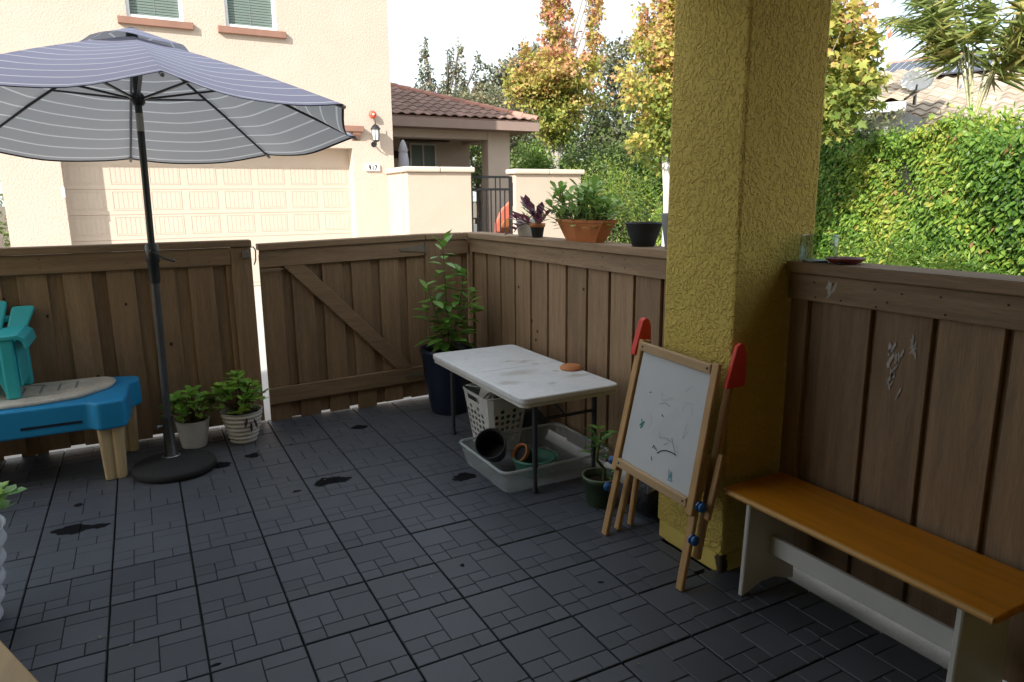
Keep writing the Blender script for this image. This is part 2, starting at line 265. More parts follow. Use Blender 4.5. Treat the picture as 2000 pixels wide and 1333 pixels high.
# ------------------------------------------------------------------ mesh helpers
ORIG = {}
def tag(o, label=None, cat=None, group=None, kind=None):
    if label: o['label'] = label
    if cat: o['category'] = cat
    if group: o['group'] = group
    if kind: o['kind'] = kind
    return o
def thing(name, label, cat, loc=(0, 0, 0), group=None):
    o = bpy.data.objects.new(name, None); COL.objects.link(o); o.location = loc; o.empty_display_size = .1
    ORIG[o.name] = Vector(loc); return tag(o, label, cat, group)
def link(name, me, parent=None, loc=None):
    o = bpy.data.objects.new(name, me); COL.objects.link(o)
    if parent is not None:
        o.parent = parent; ORIG[o.name] = ORIG[parent.name]
    else:
        o.location = loc or (0, 0, 0); ORIG[o.name] = Vector(loc or (0, 0, 0))
    return o
class MB:
    def __init__(s): s.v, s.f, s.sm = [], [], []
    def add(s, vs, fs, smooth=False):
        k = len(s.v); s.v += [Vector(p) for p in vs]
        for f in fs: s.f.append([k+i for i in f]); s.sm.append(smooth)
        return s
    def box(s, x0, x1, y0, y1, z0, z1):
        return s.add([(x, y, z) for z in (z0, z1) for y in (y0, y1) for x in (x0, x1)], [(0, 2, 3, 1), (4, 5, 7, 6), (0, 1, 5, 4), (2, 6, 7, 3), (0, 4, 6, 2), (1, 3, 7, 5)])
    def fbox(s, F, s0, s1, n0, n1, z0, z1):
        O, D, N = F[:3]; fn = F[3] if len(F) > 3 else (lambda a, z: (a, z)); vs = []
        for z in (z0, z1):
            for n in (n0, n1):
                for a in (s0, s1):
                    a2, z2 = fn(a, z); vs.append(O + D*a2 + N*n + Vector((0, 0, z2)))
        return s.add(vs, [(0, 2, 3, 1), (4, 5, 7, 6), (0, 1, 5, 4), (2, 6, 7, 3), (0, 4, 6, 2), (1, 3, 7, 5)])
    def bar(s, a, b, w, d, side=(1, 0, 0)):
        a, b = Vector(a), Vector(b); ax = (b-a).normalized(); sd = Vector(side); sd = (sd - ax*sd.dot(ax)).normalized(); up = ax.cross(sd)
        vs = [p + sd*i*w/2 + up*j*d/2 for p in (a, b) for j in (-1, 1) for i in (-1, 1)]
        return s.add(vs, [(0, 2, 3, 1), (4, 5, 7, 6), (0, 1, 5, 4), (2, 6, 7, 3), (0, 4, 6, 2), (1, 3, 7, 5)])
    def tube(s, pts, rad, n=8, cap=True, smooth=True):
        pts = [Vector(p) for p in pts]; k0 = len(s.v); rad = rad if isinstance(rad, (list, tuple)) else [rad]*len(pts)
        ref = None; rings = []
        for i, p in enumerate(pts):
            d = (pts[min(i+1, len(pts)-1)] - pts[max(i-1, 0)]).normalized()
            if ref is None: ref = d.orthogonal().normalized()
            ref = (ref - d*ref.dot(d)).normalized(); b = d.cross(ref)
            rings.append([p + (ref*math.cos(2*math.pi*j/n) + b*math.sin(2*math.pi*j/n))*rad[i] for j in range(n)])
        vs = [v for r in rings for v in r]
        fs = [(i*n+j, i*n+(j+1) % n, (i+1)*n+(j+1) % n, (i+1)*n+j) for i in range(len(pts)-1) for j in range(n)]
        s.add(vs, fs, smooth)
        if cap: s.add(rings[0], [tuple(reversed(range(n)))]); s.add(rings[-1], [tuple(range(n))])
        return s
    def lathe(s, prof, c=(0, 0, 0), n=24, smooth=True, close=False, sx=1, sy=1, ax=None, rot=0, cap=True, ring=False):
        c = Vector(c); ax = ax or (Vector((1, 0, 0)), Vector((0, 1, 0)), Vector((0, 0, 1)))
        vs = [c + ax[0]*(r*sx*math.cos(2*math.pi*j/n+rot)) + ax[1]*(r*sy*math.sin(2*math.pi*j/n+rot)) + ax[2]*z for r, z in prof for j in range(n)]
        m = len(prof)
        fs = [(i*n+j, i*n+(j+1) % n, (i+1)*n+(j+1) % n, (i+1)*n+j) for i in range(m-1) for j in range(n)]
        if ring: fs += [((m-1)*n+j, (m-1)*n+(j+1) % n, (j+1) % n, j) for j in range(n)]
        s.add(vs, fs, smooth)
        if ring or not cap: return s
        s.add(vs[:n], [tuple(reversed(range(n)))]); s.add(vs[-n:], [tuple(range(n))])
        return s
    def prism(s, poly, z0, z1, top=None):
        n = len(poly); top = top or poly
        vs = [(x, y, z0) for x, y in poly] + [(x, y, z1) for x, y in top]
        return s.add(vs, [tuple(reversed(range(n))), tuple(range(n, 2*n))] + [(i, (i+1) % n, n+(i+1) % n, n+i) for i in range(n)])
    def slab(s, pts, d):                              # planar polygon in space thickened along vector d
        n = len(pts); pts = [Vector(p) for p in pts]; d = Vector(d)
        return s.add(pts + [p+d for p in pts], [tuple(reversed(range(n))), tuple(range(n, 2*n))] + [(i, (i+1) % n, n+(i+1) % n, n+i) for i in range(n)])
    def build(s, name, m, parent=None, loc=None, bevel=0, seg=1, fix=True, sub=0, solid=0):
        o0 = ORIG[parent.name] if parent is not None else Vector(loc or (0, 0, 0))
        me = bpy.data.meshes.new(name); me.from_pydata([tuple(v-o0) for v in s.v], [], s.f)
        me.polygons.foreach_set('use_smooth', s.sm)
        if fix:
            bm = bmesh.new(); bm.from_mesh(me); bmesh.ops.recalc_face_normals(bm, faces=bm.faces); bm.to_mesh(me); bm.free()
        me.materials.append(MT[m] if isinstance(m, str) else m); me.update()
        o = link(name, me, parent, loc)
        if solid: md = o.modifiers.new('t', 'SOLIDIFY'); md.thickness = solid; md.offset = 0
        if bevel: md = o.modifiers.new('b', 'BEVEL'); md.width = bevel; md.segments = seg; md.limit_method = 'ANGLE'; md.angle_limit = R(40)
        if sub: md = o.modifiers.new('s', 'SUBSURF'); md.levels = sub; md.render_levels = sub
        return o
def inst(name, me, parent, loc, rot=None, scale=None):   # another object on shared mesh data; loc in world metres
    o = bpy.data.objects.new(name, me); COL.objects.link(o); o.parent = parent; ORIG[o.name] = ORIG[parent.name]
    l = Vector(loc) - ORIG[parent.name]
    mt = Matrix.Translation(l)
    if rot is not None: mt = mt @ rot.to_4x4()
    if scale is not None: mt = mt @ Matrix.Diagonal((*scale, 1)) if not isinstance(scale, (int, float)) else mt @ Matrix.Scale(scale, 4)
    o.matrix_basis = mt
    return o

# ---- leaves
def leaf_tpl(shape):
    if shape == 'oval': P = [(.0, 0, 0), (.20, .28, .06), (.22, .6, .05), (0, 1, -.06), (-.22, .6, .05), (-.20, .28, .06)]; F = [(0, 1, 2, 3), (0, 3, 4, 5)]
    elif shape == 'round': P = [(0, 0, 0), (.26, .35, .05), (.34, .72, .06), (0, 1, .02), (-.34, .72, .06), (-.26, .35, .05)]; F = [(0, 1, 2, 3), (0, 3, 4, 5)]
    elif shape == 'blade': P = [(0, 0, 0), (.09, .3, .02), (.08, .65, 0), (0, 1, -.10), (-.08, .65, 0), (-.09, .3, .02)]; F = [(0, 1, 2, 3), (0, 3, 4, 5)]
    elif shape == 'thin': P = [(0, 0, 0), (.022, .35, .0), (0, 1, -.22), (-.022, .35, 0)]; F = [(0, 1, 2), (0, 2, 3)]
    elif shape == 'quad': P = [(0, 0, 0), (.34, .5, .08), (0, 1, -.03), (-.34, .5, .08)]; F = [(0, 1, 2), (0, 2, 3)]
    elif shape == 'maple':
        P = [(0, 0, 0), (.30, .08, .03), (.24, .28, .03), (.52, .50, .0), (.20, .58, .05), (0, 1, -.05), (-.20, .58, .05), (-.52, .50, 0), (-.24, .28, .03), (-.30, .08, .03)]; F = [(0, 1, 2, 3, 4, 5), (0, 5, 6, 7, 8, 9)]
    return np.array(P, float), F
def leaves(name, m, parent, pos, ydir, size, tint, shape='quad', seed=1, kind='stuff', loc=None, nrm=None):
    rs = np.random.RandomState(seed); N = len(pos); T, F = leaf_tpl(shape); k = len(T)
    y = ydir/np.linalg.norm(ydir, axis=1, keepdims=True)
    a = rs.normal(size=(N, 3)) if nrm is None else nrm; x = np.cross(y, a); x /= np.linalg.norm(x, axis=1, keepdims=True)+1e-9
    z = np.cross(x, y)
    o0 = np.array(ORIG[parent.name] if parent is not None else (loc or (0, 0, 0)))
    V = (pos-o0)[:, None, :] + size[:, None, None]*(T[None, :, 0:1]*x[:, None] + T[None, :, 1:2]*y[:, None] + T[None, :, 2:3]*z[:, None])
    me = bpy.data.meshes.new(name); me.vertices.add(N*k); me.vertices.foreach_set('co', V.astype(np.float32).ravel())
    lens = np.array([len(f) for f in F]); flat = np.concatenate([np.array(f) for f in F])
    lv = (np.arange(N)[:, None]*k + flat[None]).ravel(); me.loops.add(len(lv)); me.loops.foreach_set('vertex_index', lv.astype(np.int32))
    tot = np.tile(lens, N); st = np.concatenate([[0], np.cumsum(tot)[:-1]]); me.polygons.add(len(tot)); me.polygons.foreach_set('loop_start', st.astype(np.int32)); me.polygons.foreach_set('loop_total', tot.astype(np.int32))
    me.update(calc_edges=True)
    at = me.attributes.new('tint', 'FLOAT', 'POINT'); at.data.foreach_set('value', np.repeat(np.clip(tint, 0, 1), k).astype(np.float32))
    me.materials.append(MT[m]); me.validate()
    o = link(name, me, parent, loc)
    if kind: o['kind'] = kind
    return o
def clump_points(clumps, n, seed, sub=26, sig=.17, outer=.5):
    rs = np.random.RandomState(seed); w = np.array([c[3]*c[4]*c[5] for c in clumps])**.67; w /= w.sum(); P, D, H, Nn = [], [], [], []
    for c, wi in zip(clumps, w):
        m = int(n*wi)+1; C = np.array(c[:3]); rad = np.array(c[3:6])
        sc = rs.normal(size=(sub, 3)); sc /= np.linalg.norm(sc, axis=1, keepdims=True); sc *= (rs.rand(sub, 1)**outer)
        ix = rs.randint(sub, size=m); q = sc[ix] + rs.normal(size=(m, 3))*sig
        P.append(C + q*rad); d = q/(np.linalg.norm(q, axis=1, keepdims=True)+.1) + rs.normal(size=(m, 3))*.8; d[:, 2] -= .15; D.append(d); Nn.append(q/(np.linalg.norm(q, axis=1, keepdims=True)+.1)*.8 + np.array([0, 0, .55]) + rs.normal(size=(m, 3))*.55)
        hv = rs.rand(sub); H.append(hv[ix])
    return np.concatenate(P), np.concatenate(D), np.concatenate(H), np.concatenate(Nn)
def leafmesh(name, m, shape, tint=.5):
    T, F = leaf_tpl(shape); me = bpy.data.meshes.new(name); me.from_pydata([tuple(p) for p in T], [], F)
    at = me.attributes.new('tint', 'FLOAT', 'POINT'); at.data.foreach_set('value', [tint]*len(T)); me.materials.append(MT[m])
    for p in me.polygons: p.use_smooth = True
    return me
def leafobj(name, me, parent, p, d, size, up=(0, 0, 1), width=1):
    d = Vector(d).normalized(); up = Vector(up); x = d.cross(up)
    if x.length < 1e-3: x = d.orthogonal()
    x.normalize(); z = x.cross(d)
    rot = Matrix((x, d, z)).transposed()
    return inst(name, me, parent, p, rot, (size*width, size, size))


# ================================================================== THE SETTING
tag(MB().add([(-700, -700, -.10), (700, -700, -.10), (700, 700, -.10), (-700, 700, -.10)], [(0, 1, 2, 3)]).build('ground', 'ground'), kind='structure')
tag(MB().add([(-40, .20, -.06), (4.6, .20, -.06), (4.6, 9.4, -.06), (-40, 9.4, -.06)], [(0, 1, 2, 3)]).build('driveway', 'driveway'), kind='structure')
tag(MB().add([(4.6, .20, -.065), (9.0, .2, -.065), (9.5, 7.86, -.065), (4.6, 7.86, -.065)], [(0, 1, 2, 3)]).build('path', 'driveway'), kind='structure')
tag(MB().add([(9.0, -6, -.07), (13, -6, -.07), (30, 34, -.03), (12, 34, -.03), (9.6, 8, -.07)], [(0, 1, 2, 3, 4)]).build('mulch_bed', 'mulch'), kind='structure')

# own building above and behind the patio (mostly outside the frame): slab over the patio, unseen block added for shade, walls behind
tag(MB().box(-2.8, 2.65, -9.5, -2.38, 2.62, 3.15).build('ceiling', 'ceiling'), kind='structure')  # right overhang widened to hold sky light off the near fence
tag(MB().box(-2.798, 2.648, -9.4, -2.40, 3.152, 3.18).build('bounce_sheet', 'driveway'), kind='structure')  # pale sheet added out of view to bounce light onto the canopy
tag(MB().box(-2.8, 1.60, -2.64, -2.384, 2.40, 2.618).build('shade_beam', 'yellow'), kind='structure')  # unseen beam added to darken the space under the cover
tag(MB().box(-10.6, -5.0, -9.6, -4.5, 3.152, 8.9).build('unseen_shade_block', 'yellow'), kind='structure')  # unseen tall mass, placed and sized to keep sun off the umbrella
tag(MB().box(-10.6, -2.802, -9.6, -4.5, -.1, 3.15).box(-6.9, -2.802, -4.5, -2.386, -.1, 3.15).build('wall_left', 'yellow'), kind='structure')
tag(MB().box(-2.8, 2.05, -9.0, -5.75, -.1, 2.618).build('wall_behind', 'yellow'), kind='structure')

# patio floor: concrete slab with interlocking deck tiles, each a dark base carrying eight slabs
T = .3048
floor = tag(MB().box(-3.2, 2.0, -5.7, .36, -.16, -.034).build('patio_floor', 'concrete'), kind='structure')
PAT = [(0, .52, 0, .5), (.52, 1, 0, .24), (.52, 1, .24, .73), (0, .27, .5, .76), (.27, .52, .5, .73), (0, .27, .76, 1), (.27, .77, .73, 1), (.77, 1, .73, 1)]
eg, gr = .0038, .0012
def slab_rect(k):
    a, b_, c, d = PAT[k]
    return (a*T + (eg if a == 0 else gr), b_*T - (eg if b_ == 1 else gr), -(d*T - (eg if d == 1 else gr)), -(c*T + (eg if c == 0 else gr)))
SL = []
for k in range(8):
    x0, x1, y0, y1 = slab_rect(k); e = .0022
    mb = MB().add([(x0, y0, -.010), (x1, y0, -.010), (x1, y1, -.010), (x0, y1, -.010), (x0, y0, -e), (x1, y0, -e), (x1, y1, -e), (x0, y1, -e), (x0+e, y0+e, 0), (x1-e, y0+e, 0), (x1-e, y1-e, 0), (x0+e, y1-e, 0)],
                  [(8, 9, 10, 11), (4, 5, 9, 8), (5, 6, 10, 9), (6, 7, 11, 10), (7, 4, 8, 11), (0, 1, 5, 4), (1, 2, 6, 5), (2, 3, 7, 6), (3, 0, 4, 7)])
    me = bpy.data.meshes.new('slab'); me.from_pydata([tuple(v) for v in mb.v], [], mb.f); me.materials.append(MT['slab']); SL.append((me, mb))
be = bpy.data.meshes.new('deck_tile'); q = MB().box(.0012, T-.0012, -T+.0012, -.0012, -.032, -.0085); be.from_pydata([tuple(v) for v in q.v], [], q.f); be.materials.append(MT['tile_base'])
ORIG[floor.name] = Vector((0, 0, 0))
tiles = []
for i in range(-8, 6):
    for j in range(-1, 16):
        x0, y0 = i*T, -j*T
        pass
        if x0 + T > 1.86 and j < 20 and i >= 6: continue
        if i >= 5 and 8 <= j <= 8: continue
        tiles.append((x0, y0, i, j))
camp = Vector((-.37, -4.71, 0))
def vis(t):
    cx, cy = t[0]+T/2, t[1]-T/2; d = Vector((cx, cy, 0)) - camp; z = d.x*f_.x + d.y*f_.y + 1.52*.2
    if z < .8: return 99
    lat = abs(d.x*r_.x + d.y*r_.y)
    dist = (Vector((cx, cy, 0)) - Vector((-.37, -4.71, 1.52))).length
    dn = 1.52/max(.01, (d.x*math.sin(yaw)+d.y*math.cos(yaw)))
    if lat/z > .76 or dn > .82: return 99
    return dist
tiles.sort(key=vis)
rest_v, rest_f = [], []
rt = random.Random(3)
for n, (x0, y0, i, j) in enumerate(tiles):
    dz = rt.uniform(-.0015, .0008); tl = Matrix.Rotation(rt.uniform(-.0025, .0025), 3, 'X') @ Matrix.Rotation(rt.uniform(-.003, .003), 3, 'Y') @ Matrix.Rotation(rt.uniform(-.004, .004), 3, 'Z')
    base = inst('deck_tile', be, floor, (x0, y0, dz), tl)
    ORIG[base.name] = Vector((x0, y0, dz))
    for k, (me, mb) in enumerate(SL):
        if i == 5 and j in (9,) and False: continue
        if n < 37:
            o = bpy.data.objects.new('slab', me); COL.objects.link(o); o.parent = base
        else:
            k0 = len(rest_v); rest_v += [tuple(tl @ v + Vector((x0, y0, dz))) for v in mb.v]; rest_f += [[k0+a for a in f] for f in mb.f]
me = bpy.data.meshes.new('slab'); me.from_pydata(rest_v, [], rest_f); me.materials.append(MT['slab']); o = link('slab', me, floor); o['kind'] = 'stuff'
# cut tile beside the pillar, leaving a bare strip of concrete
cutt = MB().box(5*T+.002, 5*T+.06, -9*T+.02, -8*T-.002, -.03, -.001).build('deck_tile', 'slab', floor)
tag(MB().box(.02, .30, .02, .20, -.033, -.012).build('kerb', 'concrete'), kind='structure')

# ================================================================== FENCES AND GATE
def fence_frame(P, D, N): return (Vector(P), Vector(D), Vector(N))
def boards(F, s0, s1, par, m='fence_v', pitch=.2, w=.142, z0=.015, z1=1.2, first=.0, seed=1, gapw=.10):
    q = random.Random(seed); s = s0 + first
    while s < s1 - .03:
        e = min(s+w, s1); MB().fbox(F, s, e, -.040, -.021+q.uniform(-.002, .001), z0+q.uniform(-.012, .012), z1).build('board', m, par, bevel=.002)
        g0, g1 = e-.03, min(s+pitch+.03, s1)
        if g1-g0 > .04: MB().fbox(F, g0, g1, -.062, -.042+q.uniform(-.001, 0), z0+q.uniform(-.02, .015), z1).build('back_board', m, par, bevel=.002)
        s += pitch
scr = bpy.data.meshes.new('screw'); q = MB().lathe([(.0035, 0), (.0035, .0015)], n=8); scr.from_pydata([tuple(v) for v in q.v], [], q.f); scr.materials.append(MT['ink'])
def screws(F, par, pts):
    for s, z in pts:
        P = F[0] + F[1]*s + F[2]*.0005 + Vector((0, 0, z)); N = F[2]; X = F[1]
        inst('screw', scr, par, P, Matrix((X, N.cross(X), N)).transposed())
# left (back) fence
t = thing('wooden_fence', 'brown board fence behind the umbrella, left of the gate', 'fence', (-1.3, .24, -.03))
F = fence_frame((-3.2, .24, 0), (1, 0, 0), (0, -1, 0))
boards(F, 0, 3.36, t, seed=2, first=.103, pitch=.23, w=.15)
MB().fbox(F, 0, 3.355, -.018, 0, 1.115, 1.229).build('top_rail', 'fence_x', t, bevel=.003)
MB().fbox(F, 0, 3.49, -.10, .018, 1.231, 1.274).build('cap', 'fence_x', t, bevel=.004)
MB().fbox(F, 3.358, 3.485, -.055, .003, .02, 1.228).build('post', 'fence_v', t, bevel=.003)
MB().fbox(F, 0, 3.355, -.10, -.064, .08, .17).build('bottom_rail', 'fence_x', t, bevel=.003)
screws(F, t, [(2.3, 1.15), (2.3, 1.2), (2.75, 1.16), (3.1, 1.16), (3.1, 1.2), (3.22, 1.14), (1.9, 1.17)])
for (s_, z_, r_k) in [(1.74, .95, .006), (1.95, .78, .012), (2.12, .60, .010), (2.3, .86, .007), (2.52, .45, .012), (1.5, .7, .01), (2.72, .9, .007), (2.95, .62, .009), (2.1, .98, .006)]:
    P = F[0] + F[1]*s_ + F[2]*(-.0195) + Vector((0, 0, z_)); inst('knot', scr, t, P, Matrix((F[1], F[2].cross(F[1]), F[2])).transposed(), (r_k/.0035, 1.5*r_k/.0035, 1))
# gate: hangs a little low on the latch side
gl = 1.185
t = thing('wooden_gate', 'brown board garden gate with diagonal brace', 'gate', (.93, .24, 0))
GF = (Vector((.335, .24, 0)), Vector((1, 0, 0)), Vector((0, -1, 0)), lambda a, z: (a - (1.25-z)*.012*(1-a/gl) + (.010 if z < .3 else 0)*(1-a/gl), z - .030*(1-a/gl)))
q = random.Random(5); s = 0
for k in range(6):
    e = min(s+.142, gl); MB().fbox(GF, s, e, -.040, -.021, .02+q.uniform(-.008, .008), 1.2).build('board', 'fence_v', t, bevel=.002)
    if k < 5: MB().fbox(GF, e-.03, s+.2085+.03, -.062, -.042, .03+q.uniform(-.02, .01), 1.2).build('back_board', 'fence_v', t, bevel=.002)
    s += .2085
MB().fbox(GF, 0, gl-.003, -.018, .002, 1.115, 1.229).build('top_rail', 'fence_x', t, bevel=.003)
MB().fbox(GF, 0, gl-.012, -.018, .002, .155, .27).build('bottom_rail', 'fence_x', t, bevel=.003)
MB().fbox(GF, -.004, gl-.002, -.10, .018, 1.231, 1.274).build('cap', 'fence_x', t, bevel=.004)
def gp(a, z, n): a2, z2 = GF[3](a, z); return GF[0] + GF[1]*a2 + GF[2]*n + Vector((0, 0, z2))
MB().slab([gp(.155, 1.113, -.019), gp(.295, 1.113, -.019), gp(1.06, .272, -.019), gp(.93, .272, -.019)], (0, -.021, 0)).build('brace', 'fence_x', t, bevel=.003)
for z in (1.17, .215):
    h = MB().slab([gp(gl-.005, z-.03, .004), gp(gl-.005, z+.03, .004), gp(gl-.06, z+.022, .004), gp(gl-.20, z+.008, .004), gp(gl-.20, z-.008, .004), gp(gl-.06, z-.022, .004)], (0, -.004, 0)).build('hinge', 'hinge', t)
    MB().tube([gp(gl+.003, z-.035, .008), gp(gl+.003, z+.035, .008)], .007, 8).build('hinge_pin', 'hinge', h)
MB().slab([gp(.0, 1.085, .004), gp(.0, 1.108, .004), gp(.12, 1.107, .004), gp(.16, 1.098, .004), gp(.12, 1.09, .004)], (0, -.006, 0)).build('latch_plate', 'fence_x', t)
# padlock on the post
t = thing('padlock', 'small grey padlock hanging on the post beside the gate gap', 'padlock', (.262, .22, 1.19))
MB().box(.225, .272, .205, .232, 1.155, 1.205).build('body', 'hinge', t, bevel=.008, seg=2)
MB().tube([(.262, .219, 1.20), (.275, .219, 1.228), (.30, .221, 1.228), (.312, .222, 1.205), (.308, .222, 1.14), (.296, .222, 1.11)], .005, 8).build('shackle', 'greymetal', t)
# short piece right of the gate and the right-hand fence up to the pillar, one L-shaped fence
t = thing('wooden_fence', 'brown board fence from the corner to the pillar, pots on its cap', 'fence', (1.9, -1.0, -.03))
F = fence_frame((1.5225, .24, 0), (1, 0, 0), (0, -1, 0))
MB().box(1.893, 1.99, .205, .31, -.04, 1.2295).build('corner_post', 'fence_v', t, bevel=.003)
MB().fbox(F, 0, .13, -.055, .001, .02, 1.229).build('post', 'fence_v', t, bevel=.003)
MB().fbox(F, .132, .30, -.040, -.021, .05, 1.2).build('board', 'fence_v', t, bevel=.002)
MB().fbox(F, .27, .362, -.062, -.042, .05, 1.2).build('back_board', 'fence_v', t, bevel=.002)
MB().fbox(F, .132, .352, -.018, 0, 1.115, 1.229).build('top_rail', 'fence_x', t, bevel=.003)
MB().fbox(F, 0, .335, -.10, .018, 1.231, 1.274).build('cap', 'fence_x', t, bevel=.004)
FR = fence_frame((1.89, .24, 0), (0, -1, 0), (-1, 0, 0))
boards(FR, 0, 2.62, t, seed=9, first=.039, pitch=.222, w=.198)
MB().fbox(FR, .002, 2.62, -.018, 0, 1.128, 1.229).build('top_rail', 'fence_y', t, bevel=.003)
MB().fbox(FR, -.10, 2.618, -.155, .02, 1.231, 1.274).build('cap', 'fence_y', t, bevel=.004)
MB().fbox(FR, 0, 2.62, -.10, -.064, .06, .15).build('bottom_rail', 'fence_y', t, bevel=.003)
MB().fbox(FR, .0, .035, -.016, .004, .05, 1.126).build('corner_strip', 'fence_v', t, bevel=.002)
pts = []
for k in range(12):
    s = .12 + .205*k
    if k % 3 == 1: continue
    pts += [(s, 1.15 + .01*(k % 2)), (s + .003, 1.205)]
screws(FR, t, pts)
for (s, z, r) in [(.75, .93, .008), (.93, .72, .009), (1.005, .66, .007), (.985, .60, .007), (1.55, 1.0, .007)]:
    P = FR[0] + FR[1]*s + FR[2]*(-.0195) + Vector((0, 0, z)); inst('knot', scr, t, P, Matrix((FR[1], FR[2].cross(FR[1]), FR[2])).transposed(), (r/.0035, 1.3*r/.0035, 1))
# near right fence, beyond the pillar
t = thing('wooden_fence', 'dark brown board fence right of the pillar, behind the bench', 'fence', (1.9, -3.8, -.03))
FN = fence_frame((1.885, -2.795, 0), (0, -1, 0), (-1, 0, 0))
boards(FN, 0, 2.6, t, seed=12, first=.15, pitch=.2215, w=.198)
MB().fbox(FN, .05, .17, -.062, -.043, .03, 1.2).build('back_board', 'fence_v', t, bevel=.002)
MB().fbox(FN, 0, 2.6, -.018, 0, 1.128, 1.229).build('top_rail', 'fence_y', t, bevel=.003)
MB().fbox(FN, 0, 2.6, -.155, .02, 1.231, 1.274).build('cap', 'fence_y', t, bevel=.004)
MB().fbox(FN, 0, .08, -.045, -.019, .05, 1.229).build('post', 'fence_v', t, bevel=.003)
MB().fbox(FN, 0, 2.6, -.10, -.064, .06, .15).build('bottom_rail', 'fence_y', t, bevel=.003)
screws(FN, t, [(.12, 1.2), (.13, 1.145), (.2, 1.2), (.24, 1.145), (.37, 1.2), (.38, 1.14), (.42, 1.16), (.47, 1.195), (.6, 1.2), (.62, 1.145), (.8, 1.2)])
rs = random.Random(4)
for (s, z, h, w0, n) in [(.452, .93, .17, .012, 16), (.515, 1.02, .06, .010, 6), (.19, 1.178, .03, .010, 5)]:
    for k in range(n):                                   # pale paint smears on the boards
        a = s + rs.gauss(0, w0) + .12*(rs.random()-.5)*(h > .1)*.3; zz = z + rs.uniform(-h/2, h/2); w = rs.uniform(.003, .008); l = rs.uniform(.010, .028); sk = rs.uniform(-.5, .5)
        P = [FN[0] + FN[1]*(a+dx+sk*dz) + FN[2]*((-.0198 if z < 1.1 else .0006) + .0002*(k % 3)) + Vector((0, 0, zz+dz)) for dx, dz in ((-w, -l), (w*.4, -l*.6), (w*.6, -l*.1), (w, l*.5), (0, l), (-w*.4, l*.5), (-w*.9, l*.1))]
        MB().add(P, [tuple(range(7))]).build('scuff', 'scuff', t)

# ================================================================== PILLAR
t = thing('stucco_pillar', 'thick mustard yellow stucco pillar between the two right fences', 'pillar', (1.81, -2.585, -.03))
MB().box(1.605, 2.025, -2.79, -2.385, .075, 2.617).build('shaft', 'yellow', t, bevel=.012, seg=2)
MB().box(1.612, 2.018, -2.783, -2.392, -.012, .0745).build('base_band', 'yellow_smooth', t, bevel=.006)
MB().box(1.63, 2.0, -2.77, -2.41, -.034, -.0125).build('flashing', 'ink', t)

# ================================================================== NEIGHBOURING HOUSES
# two-storey garage house
t = thing('garage_house', 'cream stucco two-storey house with a wide garage door', 'house', (1.0, 9.0, -.06))
YW = 9.0
w = MB()
w.box(-2.19, -1.36, YW, YW+.45, -.06, 6.6); w.box(3.45, 4.27, YW, YW+.45, -.06, 6.6); w.box(-1.36, 3.45, YW, YW+.45, 2.52, 4.505)
w.box(-1.36, -.17, YW, YW+.45, 4.505, 6.6); w.box(.68, 1.345, YW, YW+.45, 4.505, 6.6); w.box(2.2, 3.45, YW, YW+.45, 4.505, 6.6)
w.box(-2.188, -1.9, YW+.452, 16, -.06, 6.6); w.box(4.0, 4.268, YW+.452, 16, -.06, 6.6); w.box(-1.9, 4.0, YW+1.2, YW+1.3, 0, 6.6)
w.build('wall', 'cream', t, fix=False)
d = MB().box(-1.36, 3.45, YW+.34, YW+.42, -.05, 2.6).build('garage_door', 'door', t)
pw, rh = 4.81/8, .435
for rr in range(5):
    for cc in range(8):
        x0 = -1.36 + pw*cc + .055; z1 = 2.17 - rh*rr; z0 = z1 - rh + .105
        if z1 < .9: continue
        x1 = x0 + pw - .11
        fr = MB()
        for (a, b_, c_, e_) in ((x0, x1, z1-.018, z1), (x0, x1, z0, z0+.018), (x0, x0+.018, z0+.018, z1-.018), (x1-.018, x1, z0+.018, z1-.018)): fr.box(a, b_, YW+.3345, YW+.3405, c_, e_)
        p = fr.build('panel', 'door', d)
        n = 6; g = (x1-x0-.05)/n
        for k in range(n): MB().box(x0+.025+g*k+.004, x0+.025+g*(k+1)-.004, YW+.3335, YW+.3402, z0+.03, z1-.03).build('slat', 'door', p) if False else None
        sl = MB()
        for k in range(n): sl.box(x0+.025+g*k+.003, x0+.025+g*(k+1)-.003, YW+.3365, YW+.3404, z0+.026, z1-.026)
        sl.build('slats', 'door', p)
    z = 2.17 - rh*rr - rh + .052
    MB().box(-1.36, 3.45, YW+.3385, YW+.3402, z-.03, z-.024).build('section_joint', 'browntrim', d)
MB().box(-1.395, -1.352, YW-.012, YW+.03, 1.62, 1.80).build('keypad', 'white', t, bevel=.006)
MB().box(-1.57, 3.665, YW-.12, YW-.003, 2.82, 2.93).build('ledge', 'browntrim', t, bevel=.008)
for x0, x1 in ((-1.5, -1.36), (3.45, 3.60)):
    MB().slab([(x0, YW-.10, 2.818), (x0, YW-.09, 2.77), (x0, YW-.06, 2.73), (x0, YW-.004, 2.66), (x0, YW-.004, 2.818)], (x1-x0, 0, 0)).build('corbel', 'browntrim', t)
